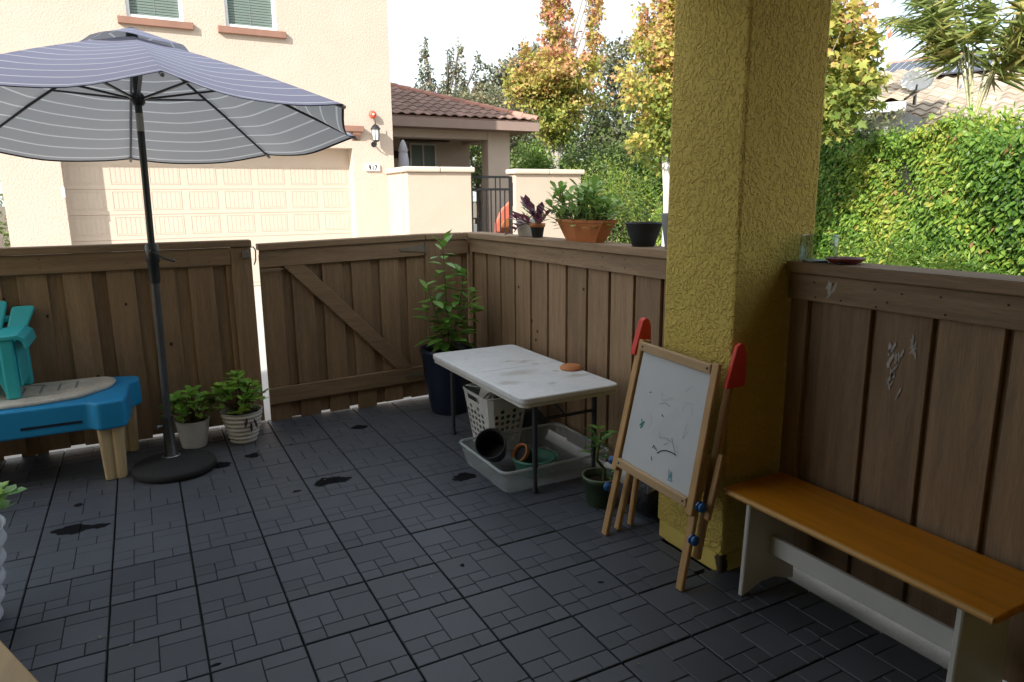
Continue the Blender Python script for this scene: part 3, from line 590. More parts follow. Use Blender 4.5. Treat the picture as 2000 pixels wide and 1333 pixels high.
for x0, x1 in ((-.17, .68), (1.345, 2.2)):
    f = MB(); z0, z1 = 4.505, 5.9
    for (a, b_, c_, e_) in ((x0, x1, z0, z0+.06), (x0, x0+.055, z0+.06, z1), (x1-.055, x1, z0+.06, z1), (x0, x1, z1, z1+.06)): f.box(a, b_, YW+.045, YW+.12, c_, e_)
    wi = f.build('window', 'white', t)
    MB().box(x0+.02, x1-.02, YW+.105, YW+.115, z0, z1).build('pane', 'pane', wi) if False else None
    bl = MB(); k = z0 + .065
    while k < z1: bl.box(x0+.057, x1-.057, YW+.10, YW+.112, k, k+.036); k += .044
    bl.build('blind', 'blind', wi)
    MB().box((x0+x1)/2-.004, (x0+x1)/2+.004, YW+.094, YW+.098, z0+.06, z1).build('blind_cord', 'greypot', wi)
    MB().box(x0+.05, x1-.05, YW+.13, YW+.14, z0, z1).build('backing', 'blind', wi)
    MB().box(x0-.14, x1+.14, YW-.075, YW+.03, z0-.115, z0-.003).build('sill', 'browntrim', t, bevel=.006)
# number plate, lantern and fire bell on its wall
t = thing('house_number_plate', 'white house number plate reading 917', 'sign', (3.82, YW, 2.09))
MB().box(3.68, 3.965, YW-.04, YW-.004, 2.095, 2.225).build('plate', 'plate', t, bevel=.004)
dg = bpy.context.evaluated_depsgraph_get()
for k, ch in enumerate('917'):
    cu = bpy.data.curves.new('digit', 'FONT'); cu.body = ch; cu.size = .125; cu.extrude = .0015; cu.offset = .005; cu.align_x = 'CENTER'
    co = bpy.data.objects.new('tmp', cu); COL.objects.link(co); bpy.context.view_layer.update(); dg = bpy.context.evaluated_depsgraph_get()
    me = bpy.data.meshes.new_from_object(co.evaluated_get(dg)); bpy.data.objects.remove(co)
    me.materials.clear(); me.materials.append(MT['ink'])
    inst('digit', me, t, (3.765+.06*k, YW-.042, 2.117), Matrix.Rotation(R(90), 3, 'X'), (.85, 1, 1))
t = thing('wall_lantern', 'black wall lantern with frosted panes beside the garage door', 'lantern', (3.875, YW, 2.55))
MB().lathe([(.055, -.02), (.055, .0)], (3.875, YW-.003, 2.60), 14, ax=(Vector((1, 0, 0)), Vector((0, 0, 1)), Vector((0, -1, 0)))).build('back_plate', 'blackmetal', t)
MB().tube([(3.875, YW-.005, 2.60), (3.875, YW-.08, 2.56), (3.875, YW-.15, 2.58), (3.875, YW-.16, 2.64)], .014, 8).build('arm', 'blackmetal', t)
MB().lathe([(.045, 0), (.07, .02), (.072, .03)], (3.875, YW-.16, 2.64), 6, smooth=False).build('tray', 'blackmetal', t)
MB().lathe([(.058, 0), (.072, .20)], (3.875, YW-.16, 2.671), 6, smooth=False).build('glass', 'lampglass', t)
for k in range(6):
    a = k*math.pi/3; MB().tube([(3.875+.061*math.cos(a), YW-.16+.061*math.sin(a), 2.67), (3.875+.075*math.cos(a), YW-.16+.075*math.sin(a), 2.872)], .006, 5).build('bar', 'blackmetal', t)
MB().lathe([(.098, 0), (.09, .02), (.05, .075), (.025, .09), (.012, .10), (.006, .18)], (3.875, YW-.16, 2.872), 12).build('roof', 'blackmetal', t)
t = thing('alarm_bell', 'round red fire alarm bell above the wall lantern', 'alarm bell', (3.86, YW, 3.15))
ax = (Vector((1, 0, 0)), Vector((0, 0, 1)), Vector((0, -1, 0)))
MB().lathe([(.04, 0), (.04, .05), (.072, .055), (.076, .065), (.071, .09), (.05, .108), (.02, .115)], (3.86, YW-.003, 3.15), 24, ax=ax).build('gong', 'red', t)
MB().lathe([(.022, .115), (.017, .13)], (3.86, YW-.004, 3.15), 12, ax=ax).build('hub', 'tableedge', t)

# low courtyard walls with stone caps, and the iron gate between them
def cwall(label, x0, x1, yf, zt, side):
    t = thing('courtyard_wall', label, 'wall', ((x0+x1)/2, yf, -.06))
    if side: MB().box(x0, x0+.3, yf+.252, YW-.002, -.06, zt).build('return_wall', 'cream2', t)
    MB().box(x0, x1, yf, yf+.25, -.06, zt).build('wall', 'cream2', t, bevel=.012)
    n = max(2, round((x1-x0)/.7)); L_ = (x1-x0+.12)/n
    for k in range(n): MB().box(x0-.06+L_*k+.002, x0-.06+L_*(k+1)-.002, yf-.065, yf+.315, zt+.002, zt+.10).build('cap_stone', 'cap', t, bevel=.025, seg=2)
    if side:
        for k in range(1): MB().box(x0-.06, x0+.36, yf+.317, YW-.004, zt+.002, zt+.10).build('cap_stone', 'cap', t, bevel=.025, seg=2)
cwall('cream courtyard wall with stone cap, left of the iron gate', 4.13, 5.44, 7.88, 2.04, True)
cwall('cream courtyard wall with stone cap, right of the iron gate', 6.40, 7.98, 7.88, 2.02, False)
t = thing('iron_gate', 'dark iron bar gate between the two courtyard walls', 'gate', (5.92, 8.0, -.06))
g0, g1, gy = 5.46, 6.38, 8.0
for x in (g0, g1-.05): MB().box(x, x+.05, gy-.02, gy+.03, .05, 1.98).build('upright', 'blackmetal', t)
for z in (1.94, 1.70, .12): MB().box(g0+.05, g1-.05, gy-.018, gy+.028, z, z+.045).build('rail', 'blackmetal', t)
for k in range(7):
    x = g0+.05 + (g1-g0-.1)*(k+1)/8; MB().box(x-.01, x+.01, gy-.005, gy+.015, .165, 1.70).build('bar', 'blackmetal', t)
for k in (1, 4, 5): x = g0+.05 + (g1-g0-.1)*(k+1)/8; MB().box(x-.009, x+.009, gy-.005, gy+.015, 1.746, 1.94).build('bar', 'blackmetal', t)
MB().box(g1-.002, g1+.016, gy-.03, gy+.02, 1.4, 1.85).build('latch', 'blackmetal', t)
# things inside the courtyard
t = thing('furled_parasol', 'furled grey parasol standing inside the courtyard', 'parasol', (4.85, 10.3, 0))
MB().lathe([(.17, 1.5), (.16, 1.8), (.13, 2.2), (.10, 2.52), (.09, 2.56), (.11, 2.58), (.06, 2.75), (.02, 2.82)], (4.93, 10.3, 0), 12).build('cloth', 'greyfabric', t)
MB().tube([(4.93, 10.3, -.05), (4.93, 10.3, 1.55)], .025, 8).build('pole', 'greymetal', t)
t = thing('garden_chair', 'orange wooden chair with salmon cushion behind the iron gate', 'chair', (6.9, 9.3, 0))
MB().slab([(6.66, 9.3, .35), (6.68, 9.3, 1.0), (6.82, 9.3, 1.3), (7.02, 9.3, 1.47), (7.2, 9.3, 1.5), (7.2, 9.3, .35)], (0, .09, 0)).build('cushion', 'salmon', t, bevel=.02)
MB().slab([(6.74, 9.22, 0), (6.76, 9.22, .95), (6.88, 9.22, 1.12), (7.3, 9.22, 1.1), (7.3, 9.22, 0)], (0, .05, 0)).build('frame', 'orangewood', t, bevel=.01)
t = thing('metal_rack', 'black metal rack with shelves behind the iron gate', 'rack', (6.3, 9.9, 0))
for x in (5.95, 6.55):
    for y in (9.8, 10.1): MB().box(x, x+.03, y, y+.03, -.05, 1.12).build('upright', 'blackmetal', t)
for z in (1.09, .75, .35): MB().box(5.983, 6.547, 9.8, 10.13, z, z+.025).build('shelf', 'blackmetal', t)
MB().lathe([(.11, .0), (.12, .12), (.05, .16)], (6.12, 9.95, .376), 10).build('pot', 'blackpot', t)
MB().box(6.32, 6.5, 9.85, 10.08, .776, .98).build('box', 'greypot', t, bevel=.01)
t = thing('watering_can', 'small dark watering can standing on the metal rack', 'watering can', (6.15, 9.95, 1.116))
MB().lathe([(.08, 0), (.085, .14), (.05, .17)], (6.14, 9.95, 1.116), 10).build('can', 'blackpot', t)
MB().tube([(6.2, 9.95, 1.17), (6.32, 9.95, 1.26), (6.36, 9.95, 1.25)], [.015, .012, .02], 6).build('spout', 'blackpot', t)

# single-storey porch wing with tiled hip roof
t = thing('porch_house', 'single-storey porch with brown tiled hip roof behind the courtyard', 'house', (6.5, 11.4, -.06))
yp = 11.45; xr = 8.18
w = MB(); w.box(4.27, 4.62, yp, yp+.4, -.06, 3.42); w.box(4.622, xr-.62, yp, yp+.4, 2.98, 3.42); w.box(xr-.618, xr, yp, yp+.4, -.06, 3.42)
w.box(xr-.4, xr-.006, yp+.404, 13.49, 3.0, 3.42)
w.build('beam_and_posts', 'taupe', t, bevel=.015)
bw = MB().box(4.27, 8.0, 13.5, 13.7, -.06, 3.42).build('back_wall', 'taupe', t)
f = MB(); wx0, wx1, wz0, wz1 = 6.22, 6.98, 1.2, 2.97
for (a, b_, c_, e_) in ((wx0, wx1, wz1, wz1+.05), (wx0, wx0+.05, wz0, wz1), (wx1-.05, wx1, wz0, wz1), ((wx0+wx1)/2-.02, (wx0+wx1)/2+.02, wz0, wz1)): f.box(a, b_, 13.43, 13.495, c_, e_)
wi = f.build('window', 'tableedge', t); MB().box(wx0+.05, wx1-.05, 13.46, 13.492, wz0, wz1-.002).build('pane', 'blind', wi)
MB().box(6.0, 7.28, 13.2, 13.498, 3.06, 3.20).build('header', 'darkwood', t)
MB().box(5.8, 6.14, 13.2, 13.498, 2.62, 2.80).build('corbel', 'darkwood', t)
MB().box(4.27, xr-.02, yp+.41, 13.7, 3.422, 3.47).build('porch_ceiling', 'taupe', t)
ye, ze, xe = 10.98, 3.42, 8.72; sl = .36
roof = MB().add([(4.272, ye, ze), (xe, ye, ze), (4.272, ye+4.448, ze+4.448*sl), (xe, ye+9, ze), (4.272, ye+9, ze), (4.272, ye, ze-.02), (xe, ye, ze-.02), (xe, ye+9, ze-.02)],
         [(0, 1, 2), (1, 3, 2), (2, 3, 4), (5, 6, 1, 0), (6, 7, 3, 1)]).build('roof', 'rooftile', t)
MB().box(4.272, xe-.02, ye-.03, ye+.02, ze-.24, ze-.03).build('fascia', 'fascia', t)
MB().box(xe-.018, xe+.03, ye-.03, ye+8, ze-.24, ze-.031).build('fascia', 'fascia', t)
MB().box(4.272, xe-.02, ye+.022, yp-.002, ze-.24, ze-.20).build('soffit', 'fascia', t)
MB().box(xr+.002, xe-.02, yp, ye+8, ze-.24, ze-.20).build('soffit', 'fascia', t)
def s_tile(wd, ln, th=.022, amp=.038, n=8):
    m = MB(); pr = []
    for k in range(n+1):
        u = k/n; pr.append((wd*(u-.5), amp*(.5+.5*math.cos(2*math.pi*(u-.35)))))
    vs = []
    for y, dz in ((0, .03), (ln, 0)):
        for x, z in pr: vs.append((x, y, z+dz))
        for x, z in pr: vs.append((x, y, z+dz-th))
    K = n+1; fs = []
    for k in range(n):
        fs += [(k, k+1, 2*K+k+1, 2*K+k), (K+k+1, K+k, k, k+1)[::-1], (3*K+k, 3*K+k+1, K+k+1, K+k)]
    return m.add(vs, fs, True)
stp = s_tile(.262, .42); tm = bpy.data.meshes.new('roof_tile'); tm.from_pydata([tuple(v) for v in stp.v], [], stp.f); tm.materials.append(MT['rooftile']); tm.polygons.foreach_set('use_smooth', [False]*len(tm.polygons))
a = math.atan(sl); rx = Matrix.Rotation(a, 3, 'X'); row = .37
for rr in range(12):
    dy = row*rr*math.cos(a); x = 4.272+.13; xm = xe - dy - .10
    k = 0
    while x < xm:
        inst('roof_tile', tm, roof, (x, ye + dy - .04, ze + dy*sl + .012), rx); x += .262; k += 1
# hip tiles
hm = MB(); prof = [(.12*math.cos(R(d_)), .10*math.sin(R(d_))) for d_ in range(0, 181, 30)]
vs = []
for y, s_ in ((0, 1.08), (.42, .92)):
    for x, z in prof: vs.append((x*s_, y, z*s_))
    for x, z in prof: vs.append((x*s_*.85, y, z*s_*.8-.005))
K = 7; fs = []
for k in range(6): fs += [(k, k+1, 2*K+k+1, 2*K+k), (k+1, k, K+k, K+k+1), (3*K+k, 3*K+k+1, K+k+1, K+k)]
hmesh = bpy.data.meshes.new('hip_tile'); hmesh.from_pydata(vs, [], fs); hmesh.materials.append(MT['hiptile'])
hd = Vector((-1, 1, sl)); hl = hd.length; hd.normalize(); hx = Vector((1, 1, 0)).normalized(); hz_ = hx.cross(hd)
for k in range(16):
    P = Vector((xe-.0, ye+.0, ze+.03)) + hd*(.395*k)
    inst('hip_tile', hmesh, roof, P, Matrix((hx, hd, hz_)).transposed())

# far right house beyond the hedge
HA = Vector((.868, .497, 0)); HB = Vector((-.497, .868, 0)); rot = Matrix.Rotation(R(-7), 3, 'Z'); HA2, HB2 = rot @ HA, rot @ HB
H0 = Vector((-.369, -4.708, 0)) + HA*16.6
def hp(a, b_, z): return H0 + HA2*a + HB2*b_ + Vector((0, 0, z))
t = thing('tan_roof_house', 'house with tan tiled roof beyond the hedge on the right', 'house', tuple(H0))
ze2, ad, zr = 2.86, 6.9, 5.16
MB().add([hp(.5, 2.4, -.1), hp(.5, -9, -.1), hp(.5, -9, ze2), hp(.5, 2.4, ze2), hp(10, 2.4, -.1), hp(10, 2.4, ze2)], [(0, 1, 2, 3), (0, 4, 5, 3)]).build('wall', 'greywall', t, fix=False)
roof = MB().add([hp(0, 3.0, ze2), hp(0, -9, ze2), hp(ad, -9, zr), hp(ad, 3.0, zr), hp(2*ad, 3, ze2), hp(2*ad, -9, ze2)], [(0, 1, 2, 3), (3, 2, 5, 4)]).build('roof', 'tantile', t, fix=False)
MB().slab([hp(-.06, 3.0, ze2-.16), hp(-.06, -9, ze2-.16), hp(-.06, -9, ze2), hp(-.06, 3.0, ze2)], tuple(HA2*.06)).build('gutter', 'gutter', t)
MB().slab([hp(0, 3.0, ze2-.14), hp(0, 3.0, ze2-.005), hp(ad, 3.0, zr-.005), hp(ad, 3.0, zr-.14)], tuple(HB2*.04)).build('barge_board', 'gutter', t)
s2 = (zr-ze2)/ad; a2 = math.atan(s2)
st2 = s_tile(.30, .46, amp=.06); tm2 = bpy.data.meshes.new('roof_tile'); tm2.from_pydata([tuple(v) for v in st2.v], [], st2.f); tm2.materials.append(MT['tantile'])
yd = (HA2*math.cos(a2) + Vector((0, 0, math.sin(a2)))); xd = -HB2; zd = xd.cross(yd); rm = Matrix((xd, yd, zd)).transposed()
cnt = 0; rv, rf = [], []
for rr in range(17):
    for k in range(26):
        b_ = 2.85 - .30*k; P = hp(rr*.405, b_, ze2 + rr*.405*s2 + .02)
        if cnt < 290 and b_ > -3.6 and rr < 13: inst('roof_tile', tm2, roof, P, rm); cnt += 1
        else:
            k0 = len(rv); rv += [tuple(rm @ Vector(v) + P - H0) for v in st2.v]; rf += [[k0+i for i in f] for f in st2.f]
me = bpy.data.meshes.new('roof_tile'); me.from_pydata(rv, [], rf); me.materials.append(MT['tantile']); o = link('roof_tile', me, roof); o['kind'] = 'stuff'
for k in range(22):
    P = hp(ad, 3.0-.41*k, zr+.05); inst('ridge_tile', hmesh, roof, P, Matrix((HA2, -HB2, Vector((0, 0, 1)))).transposed())
# lower wing in front of it
wg = MB().add([hp(-2.6, 2.5, -.1), hp(-2.6, .75, -.1), hp(-2.6, .75, 3.0), hp(-2.6, 2.5, 3.0), hp(.4, 2.5, -.1), hp(.4, 2.5, 3.0), hp(.4, .75, -.1), hp(.4, .75, 3.0)], [(0, 1, 2, 3), (0, 3, 5, 4), (1, 6, 7, 2), (3, 2, 7, 5)]).build('wing_wall', 'greywall', t, fix=False)
wr = MB().add([hp(-2.9, 2.7, 3.05), hp(-2.9, .55, 3.05), hp(.9, .55, 4.1), hp(.9, 2.7, 4.1)], [(0, 1, 2, 3)]).build('wing_roof', 'tantile', t, fix=False)
MB().slab([hp(-2.95, 2.7, 2.91), hp(-2.95, .55, 2.91), hp(-2.95, .55, 3.065), hp(-2.95, 2.7, 3.065)], tuple(HA2*.05)).build('wing_fascia', 'gutter', t)
aw = math.atan(1.05/3.8); ydw = HA2*math.cos(aw)+Vector((0, 0, math.sin(aw))); zdw = xd.cross(ydw); rmw = Matrix((xd, ydw, zdw)).transposed()
for rr in range(9):
    for k in range(7): inst('roof_tile', tm2, wr, hp(-2.9+rr*.40, 2.55-.30*k, 3.07+rr*.40*1.05/3.8), rmw)
# solar panels, dish, vent pipe
t = thing('solar_array', 'row of dark blue solar panels under the ridge of the tan roof', 'solar panels', tuple(hp(5, 1, 4.4)))
for k in range(5):
    b0 = 2.75 - 1.08*k; pts = [hp(a_, b_, ze2 + a_*s2 + .16) for a_, b_ in ((4.2, b0), (4.2, b0-1.04), (6.35, b0-1.04), (6.35, b0))]
    p = MB().slab(pts, (0, 0, .035)).build('panel', 'solar', t)
    for j in range(1, 6):
        bb = b0 - 1.04*j/6; MB().slab([hp(4.22, bb, ze2+4.22*s2+.1965), hp(4.22, bb-.012, ze2+4.22*s2+.1965), hp(6.33, bb-.012, ze2+6.33*s2+.1965), hp(6.33, bb, ze2+6.33*s2+.1965)], (0, 0, .002)).build('cell_line', 'gutter', p)
DP = hp(-1.9, .62, 3.36)
t = thing('satellite_dish', 'white satellite dish on the near wing of the tan roof', 'dish', tuple(DP))
dn = (Vector((-.75, -.55, .42))).normalized(); dx = dn.cross(Vector((0, 0, 1))).normalized(); dy = dx.cross(dn)
MB().lathe([(.01, 0), (.10, .01), (.17, .03), (.225, .055), (.225, .063), (.17, .04), (.10, .02), (.01, .01)], tuple(DP+Vector((0, 0, .12))), 28, sx=1.15, sy=.95, ax=(dx, dy, dn)).build('reflector', 'dish', t)
MB().tube([tuple(DP+Vector((.08, .05, -.25))), tuple(DP+Vector((.06, .04, .1)))], .03, 8).build('mast', 'greymetal', t)
MB().tube([tuple(DP+Vector((0, 0, -.1))), tuple(DP+dn*.25+Vector((0, 0, -.05)))], .018, 6).build('feed_arm', 'greymetal', t)
t = thing('vent_pipe', 'thin pale vent pipe rising from the tan roof', 'pipe', tuple(hp(3.0, .95, 3.8)))
P = hp(3.0, .55, ze2+3.0*s2); MB().tube([tuple(P), tuple(P+Vector((0, 0, .62)))], .045, 10).build('pipe', 'gutter', t)
MB().lathe([(.09, 0), (.06, .10)], tuple(P+Vector((0, 0, .03))), 10).build('collar', 'greymetal', t)
# sliver beyond the garage house on the left
t = thing('wheelie_bin', 'grey bin with white frame just past the garage house corner', 'bin', (-2.9, 11, -.06))
MB().prism([(-3.3, 10.8), (-2.62, 10.8), (-2.62, 11.4), (-3.3, 11.4)], -.05, 1.0).build('body', 'greypot', t, bevel=.03)
MB().tube([(-2.75, 10.7, .95), (-2.75, 10.7, 1.45), (-3.2, 10.7, 1.45), (-3.2, 10.7, .95)], .035, 8).build('frame', 'white', t)
MB().tube([(-2.62, 10.7, .9), (-2.62, 10.7, 1.2)], .035, 8).build('handle', 'white', t)

# ================================================================== PATIO UMBRELLA
UC = Vector((-.290, -.25, 0)); UR, UZ, UPH, UTY, UH = 1.215, 1.928, .059, -.088, .47
def upt(k, s, drop=0):                                  # point on rib k at fraction s of its length
    a = UPH + k*math.pi/4; dx, dy = UR*s*math.sin(a), -UR*s*math.cos(a)
    return Vector((UC.x+dx, UC.y+dy, UZ + UH*(1-s) - .018*math.sin(math.pi*s)*-1 + UTY*dy - drop))
t = thing('patio_umbrella', 'open dusky blue patio umbrella with thin white stripes', 'umbrella', (-.328, -.29, .06))
NS, NT = 16, 10
vs, rad, fs = [], [], []
for k in range(8):
    k0 = len(vs)
    for i in range(NS+1):
        s = .05 + .95*i/NS
        for j in range(NT+1):
            w_ = j/NT; p = upt(k, s).lerp(upt(k+1, s), w_); b_ = math.sin(math.pi*w_)
            p.z -= .052*b_*s**1.6 + .004*math.sin(9*w_+k*2.1+s*6)*b_*s
            p += (UC - Vector((p.x, p.y, 0)))*(.028*b_*s*s); vs.append(p); rad.append(s)
    for i in range(NS):
        for j in range(NT): a = k0+i*(NT+1)+j; fs.append((a, a+1, a+NT+2, a+NT+1))
o0 = ORIG[t.name]; me = bpy.data.meshes.new('canopy'); me.from_pydata([tuple(v-o0) for v in vs], [], fs)
me.attributes.new('rad', 'FLOAT', 'POINT').data.foreach_set('value', rad); me.materials.append(MT['canopy'])
me.polygons.foreach_set('use_smooth', [True]*len(fs)); can = link('canopy', me, t)
vs, rad, fs = [], [], []                               # vent cap with loose scalloped hem
for k in range(8):
    k0 = len(vs)
    for i in range(5):
        s = .02 + .215*i/4
        for j in range(9):
            w_ = j/8; p = upt(k, s).lerp(upt(k+1, s), w_); b_ = math.sin(math.pi*w_)
            p.z += .042 + (.018*b_*(i/4)**2 if k % 2 else -.006*b_*(i/4)) - .004*i; vs.append(p); rad.append(s*.98)
    for i in range(4):
        for j in range(8): a = k0+i*9+j; fs.append((a, a+1, a+10, a+9))
me = bpy.data.meshes.new('vent_cap'); me.from_pydata([tuple(v-o0) for v in vs], [], fs); me.attributes.new('rad', 'FLOAT', 'POINT').data.foreach_set('value', rad); me.materials.append(MT['canopy'])
me.polygons.foreach_set('use_smooth', [True]*len(fs)); link('vent_cap', me, can)
PB, PT = Vector((-.328, -.29, .05)), Vector((-.290, -.25, 2.40))
def pole(z): return PB.lerp(PT, (z-PB.z)/(PT.z-PB.z))
MB().lathe([(.03, -.03), (.026, .012), (.012, .02)], tuple(pole(2.42)), 12).build('finial', 'canopy_frame', t)
hubz = 2.075
for k in range(8):
    rb = MB().tube([upt(k, s, .014) for s in (.03, .3, .6, .985)], [.008, .008, .008, .0065], 6).build('rib', 'canopy_frame', t)
    q = upt(k, .46, .022); c = pole(hubz) + (Vector((q.x, q.y, 0)) - Vector((UC.x, UC.y, 0))).normalized()*.03
    MB().bar(c, q, .011, .016, (0, 0, 1)).build('strut', 'canopy_frame', rb)
    MB().tube([upt(k, .965, .012), upt(k, 1.004, .012)], [.011, .009], 6).build('rib_cap', 'greypot', rb)
MB().lathe([(.024, -.035), (.036, -.02), (.038, .012), (.026, .03)], tuple(pole(hubz)), 14).build('runner', 'canopy_frame', t)
MB().lathe([(.03, -.03), (.032, .02)], tuple(pole(2.34)), 12).build('crown_hub', 'canopy_frame', t)
MB().tube([pole(1.20), pole(2.36)], .0185, 14).build('upper_pole', 'canopy_frame', t)
MB().tube([pole(1.905), pole(2.0)], .0192, 14).build('sticker', 'label', t)
MB().tube([pole(.06), pole(1.16)], .0215, 14).build('lower_pole', 'pole_low', t)
cz = 1.20
h = MB().tube([pole(1.075), pole(1.09), pole(1.19), pole(1.20), pole(1.285), pole(1.30)], [.026, .029, .030, .036, .035, .022], 14).build('crank_housing', 'canopy_frame', t)
c = pole(1.255); MB().tube([c+Vector((.0, -.03, 0)), c+Vector((.004, -.062, 0))], .016, 10).build('crank_boss', 'canopy_frame', h)
MB().tube([c+Vector((.004, -.058, 0)), c+Vector((.05, -.06, -.035)), c+Vector((.095, -.06, -.055)), c+Vector((.11, -.066, -.052))], [.007, .006, .007, .009], 8).build('crank_handle', 'pole_low', h)
t = thing('umbrella_stand', 'round black umbrella base on the tiles beside the play table', 'umbrella base', (-.315, -.40, 0))
MB().lathe([(.20, 0), (.222, .006), (.222, .036), (.212, .046), (.06, .052)], (-.315, -.405, .001), 40).build('base_disc', 'standmat', t)
MB().lathe([(.044, 0), (.042, .008), (.032, .012), (.030, .23), (.028, .235)], (-.328, -.29, .052), 18).build('sleeve', 'canopy_frame', t)
MB().lathe([(.052, 0), (.045, .006)], (-.328, -.29, .0505), 18).build('collar', 'greymetal', t)
MB().tube([(-.355, -.30, .24), (-.385, -.31, .24)], [.006, .013], 8).build('knob', 'greymetal', t)

# ================================================================== PLAY TABLE WITH CHILD'S CHAIR
t = thing('play_table', 'blue plastic play table with beige lid and cream legs', 'play table', (-1.1, -.15, 0))
def rpoly(P, r=.03, n=4):                               # round the corners of a polygon
    out = []
    m_ = len(P)
    for i in range(m_):
        a, b_, c = Vector(P[i-1]), Vector(P[i]), Vector(P[(i+1) % m_]); u = (a-b_); v = (c-b_); rr = min(r, u.length*.45, v.length*.45); p0 = b_+u.normalized()*rr; p1 = b_+v.normalized()*rr
        for k in range(n+1): s = k/n; out.append(tuple((p0*(1-s)**2 + b_*2*s*(1-s) + p1*s*s)))
    return out
body = rpoly([(-1.74, -.40), (-.70, -.40), (-.665, -.455), (-.53, -.43), (-.515, -.31), (-.50, -.02), (-.45, .03), (-.455, .15), (-.58, .19), (-1.74, .18), (-1.80, -.1)], .035)
MB().prism(body, .305, .462).build('body', 'blueplastic', t, bevel=.014, seg=3)
lid = rpoly([(-1.70, -.345), (-.93, -.345), (-.74, -.29), (-.70, -.235), (-.60, -.12), (-.57, .02), (-.60, .10), (-.66, .135), (-1.7, .14)], .05)
l_ = MB().prism(lid, .4625, .484).build('lid', 'lid', t, bevel=.008, seg=2)
for k in range(5): MB().box(-1.12+.085*k, -1.108+.085*k, -.19+.02*k, .02+.01*k, .4843, .4852).build('moulded_line', 'greypot', l_) if k else None
MB().box(-1.15, -.83, -.205, -.198, .4843, .4852).build('moulded_line', 'greypot', l_)
MB().tube([(-1.02+.09*math.cos(R(d_)), .02+.06*math.sin(R(d_)), .4846) for d_ in range(0, 181, 20)], .004, 6).build('moulded_line', 'greypot', l_)
for (x0, x1) in ((-1.02, -.74), (-1.5, -1.14)): MB().box(x0, x1, -.4035, -.398, .352, .366).build('groove', 'navy', t)
for (x, y) in ((-.615, -.365), (-.555, .095), (-1.62, -.33), (-1.62, .10)):
    pr = [(-.062, -.05), (-.012, -.05), (.0, -.03), (.012, -.05), (.062, -.05), (.068, 0), (.062, .055), (-.062, .055), (-.068, 0)]
    MB().prism([(x+a*.82, y+b_*.82) for a, b_ in rpoly(pr, .015, 2)], .001, .304, [(x+a, y+b_) for a, b_ in rpoly(pr, .015, 2)]).build('leg', 'beigeleg', t, bevel=.004)
t = thing('child_armchair', 'teal plastic slatted child\'s armchair standing on the play table', 'chair', (-1.26, -.1, .485))
cx = -1.27; z0 = .486
MB().slab([(cx-.235, -.22, z0+.235), (cx+.20, -.22, z0+.235), (cx+.20, .14, z0+.175), (cx-.235, .14, z0+.175)], (0, 0, -.03)).build('seat', 'teal', t, bevel=.012, seg=2)
MB().slab([(cx-.2, -.215, z0+.21), (cx-.2, -.215, z0+.12), (cx-.1, -.215, z0+.165), (cx+.08, -.215, z0+.165), (cx+.16, -.215, z0+.10), (cx+.19, -.215, z0+.0), (cx+.215, -.215, z0+.0), (cx+.215, -.215, z0+.24), (cx-.2, -.215, z0+.24)], (0, .03, 0)).build('apron', 'teal', t, bevel=.008, seg=2)
for k in range(5):
    u = (k-2); x0 = cx-.01 + u*.088; x1 = cx-.0 + u*.13; top = .50 - .022*u*u*.55
    a = [(x0-.034, .075, z0+.16), (x0+.034, .075, z0+.16), (x1+.058, .215, z0+top-.012), (x1+.048, .222, z0+top), (x1-.048, .222, z0+top), (x1-.058, .215, z0+top-.012)]
    MB().slab(a, (0, .028, -.008)).build('back_slat', 'teal', t, bevel=.008, seg=2)
MB().slab([(cx-.27, .20, z0+.36), (cx+.25, .20, z0+.36), (cx+.25, .20, z0+.40), (cx-.27, .20, z0+.40)], (0, .03, 0)).build('back_rail', 'teal', t, bevel=.008)
for s in (-1, 1):
    X = cx + s*.22
    MB().slab([(X-.035, -.235, z0), (X+.03, -.235, z0), (X+.03, -.235, z0+.345), (X-.035, -.235, z0+.345)], (0, .06, 0)).build('front_leg', 'teal', t, bevel=.012, seg=2)
    a = [(X-s*.055, z0+.345), (X+s*.055, z0+.352), (X+s*.088, z0+.33), (X+s*.10, z0+.275), (X+s*.082, z0+.272), (X+s*.07, z0+.312), (X+s*.05, z0+.328), (X-s*.055, z0+.322)]
    MB().slab([(x, -.245, z) for x, z in a], (0, .36, .0)).build('armrest', 'teal', t, bevel=.006, seg=2)
    MB().slab([(X+.0, .10, z0), (X+.05, .10, z0), (X+.05, .10, z0+.32), (X, .10, z0+.32)], (0, .06, 0)).build('rear_leg', 'teal', t, bevel=.01)
    MB().slab([(X+s*.03, -.20, z0+.06), (X+s*.03, .12, z0+.06), (X+s*.03, .12, z0+.31), (X+s*.03, -.20, z0+.31)], (s*.012, 0, 0)).build('side_panel', 'teal', t, bevel=.004)

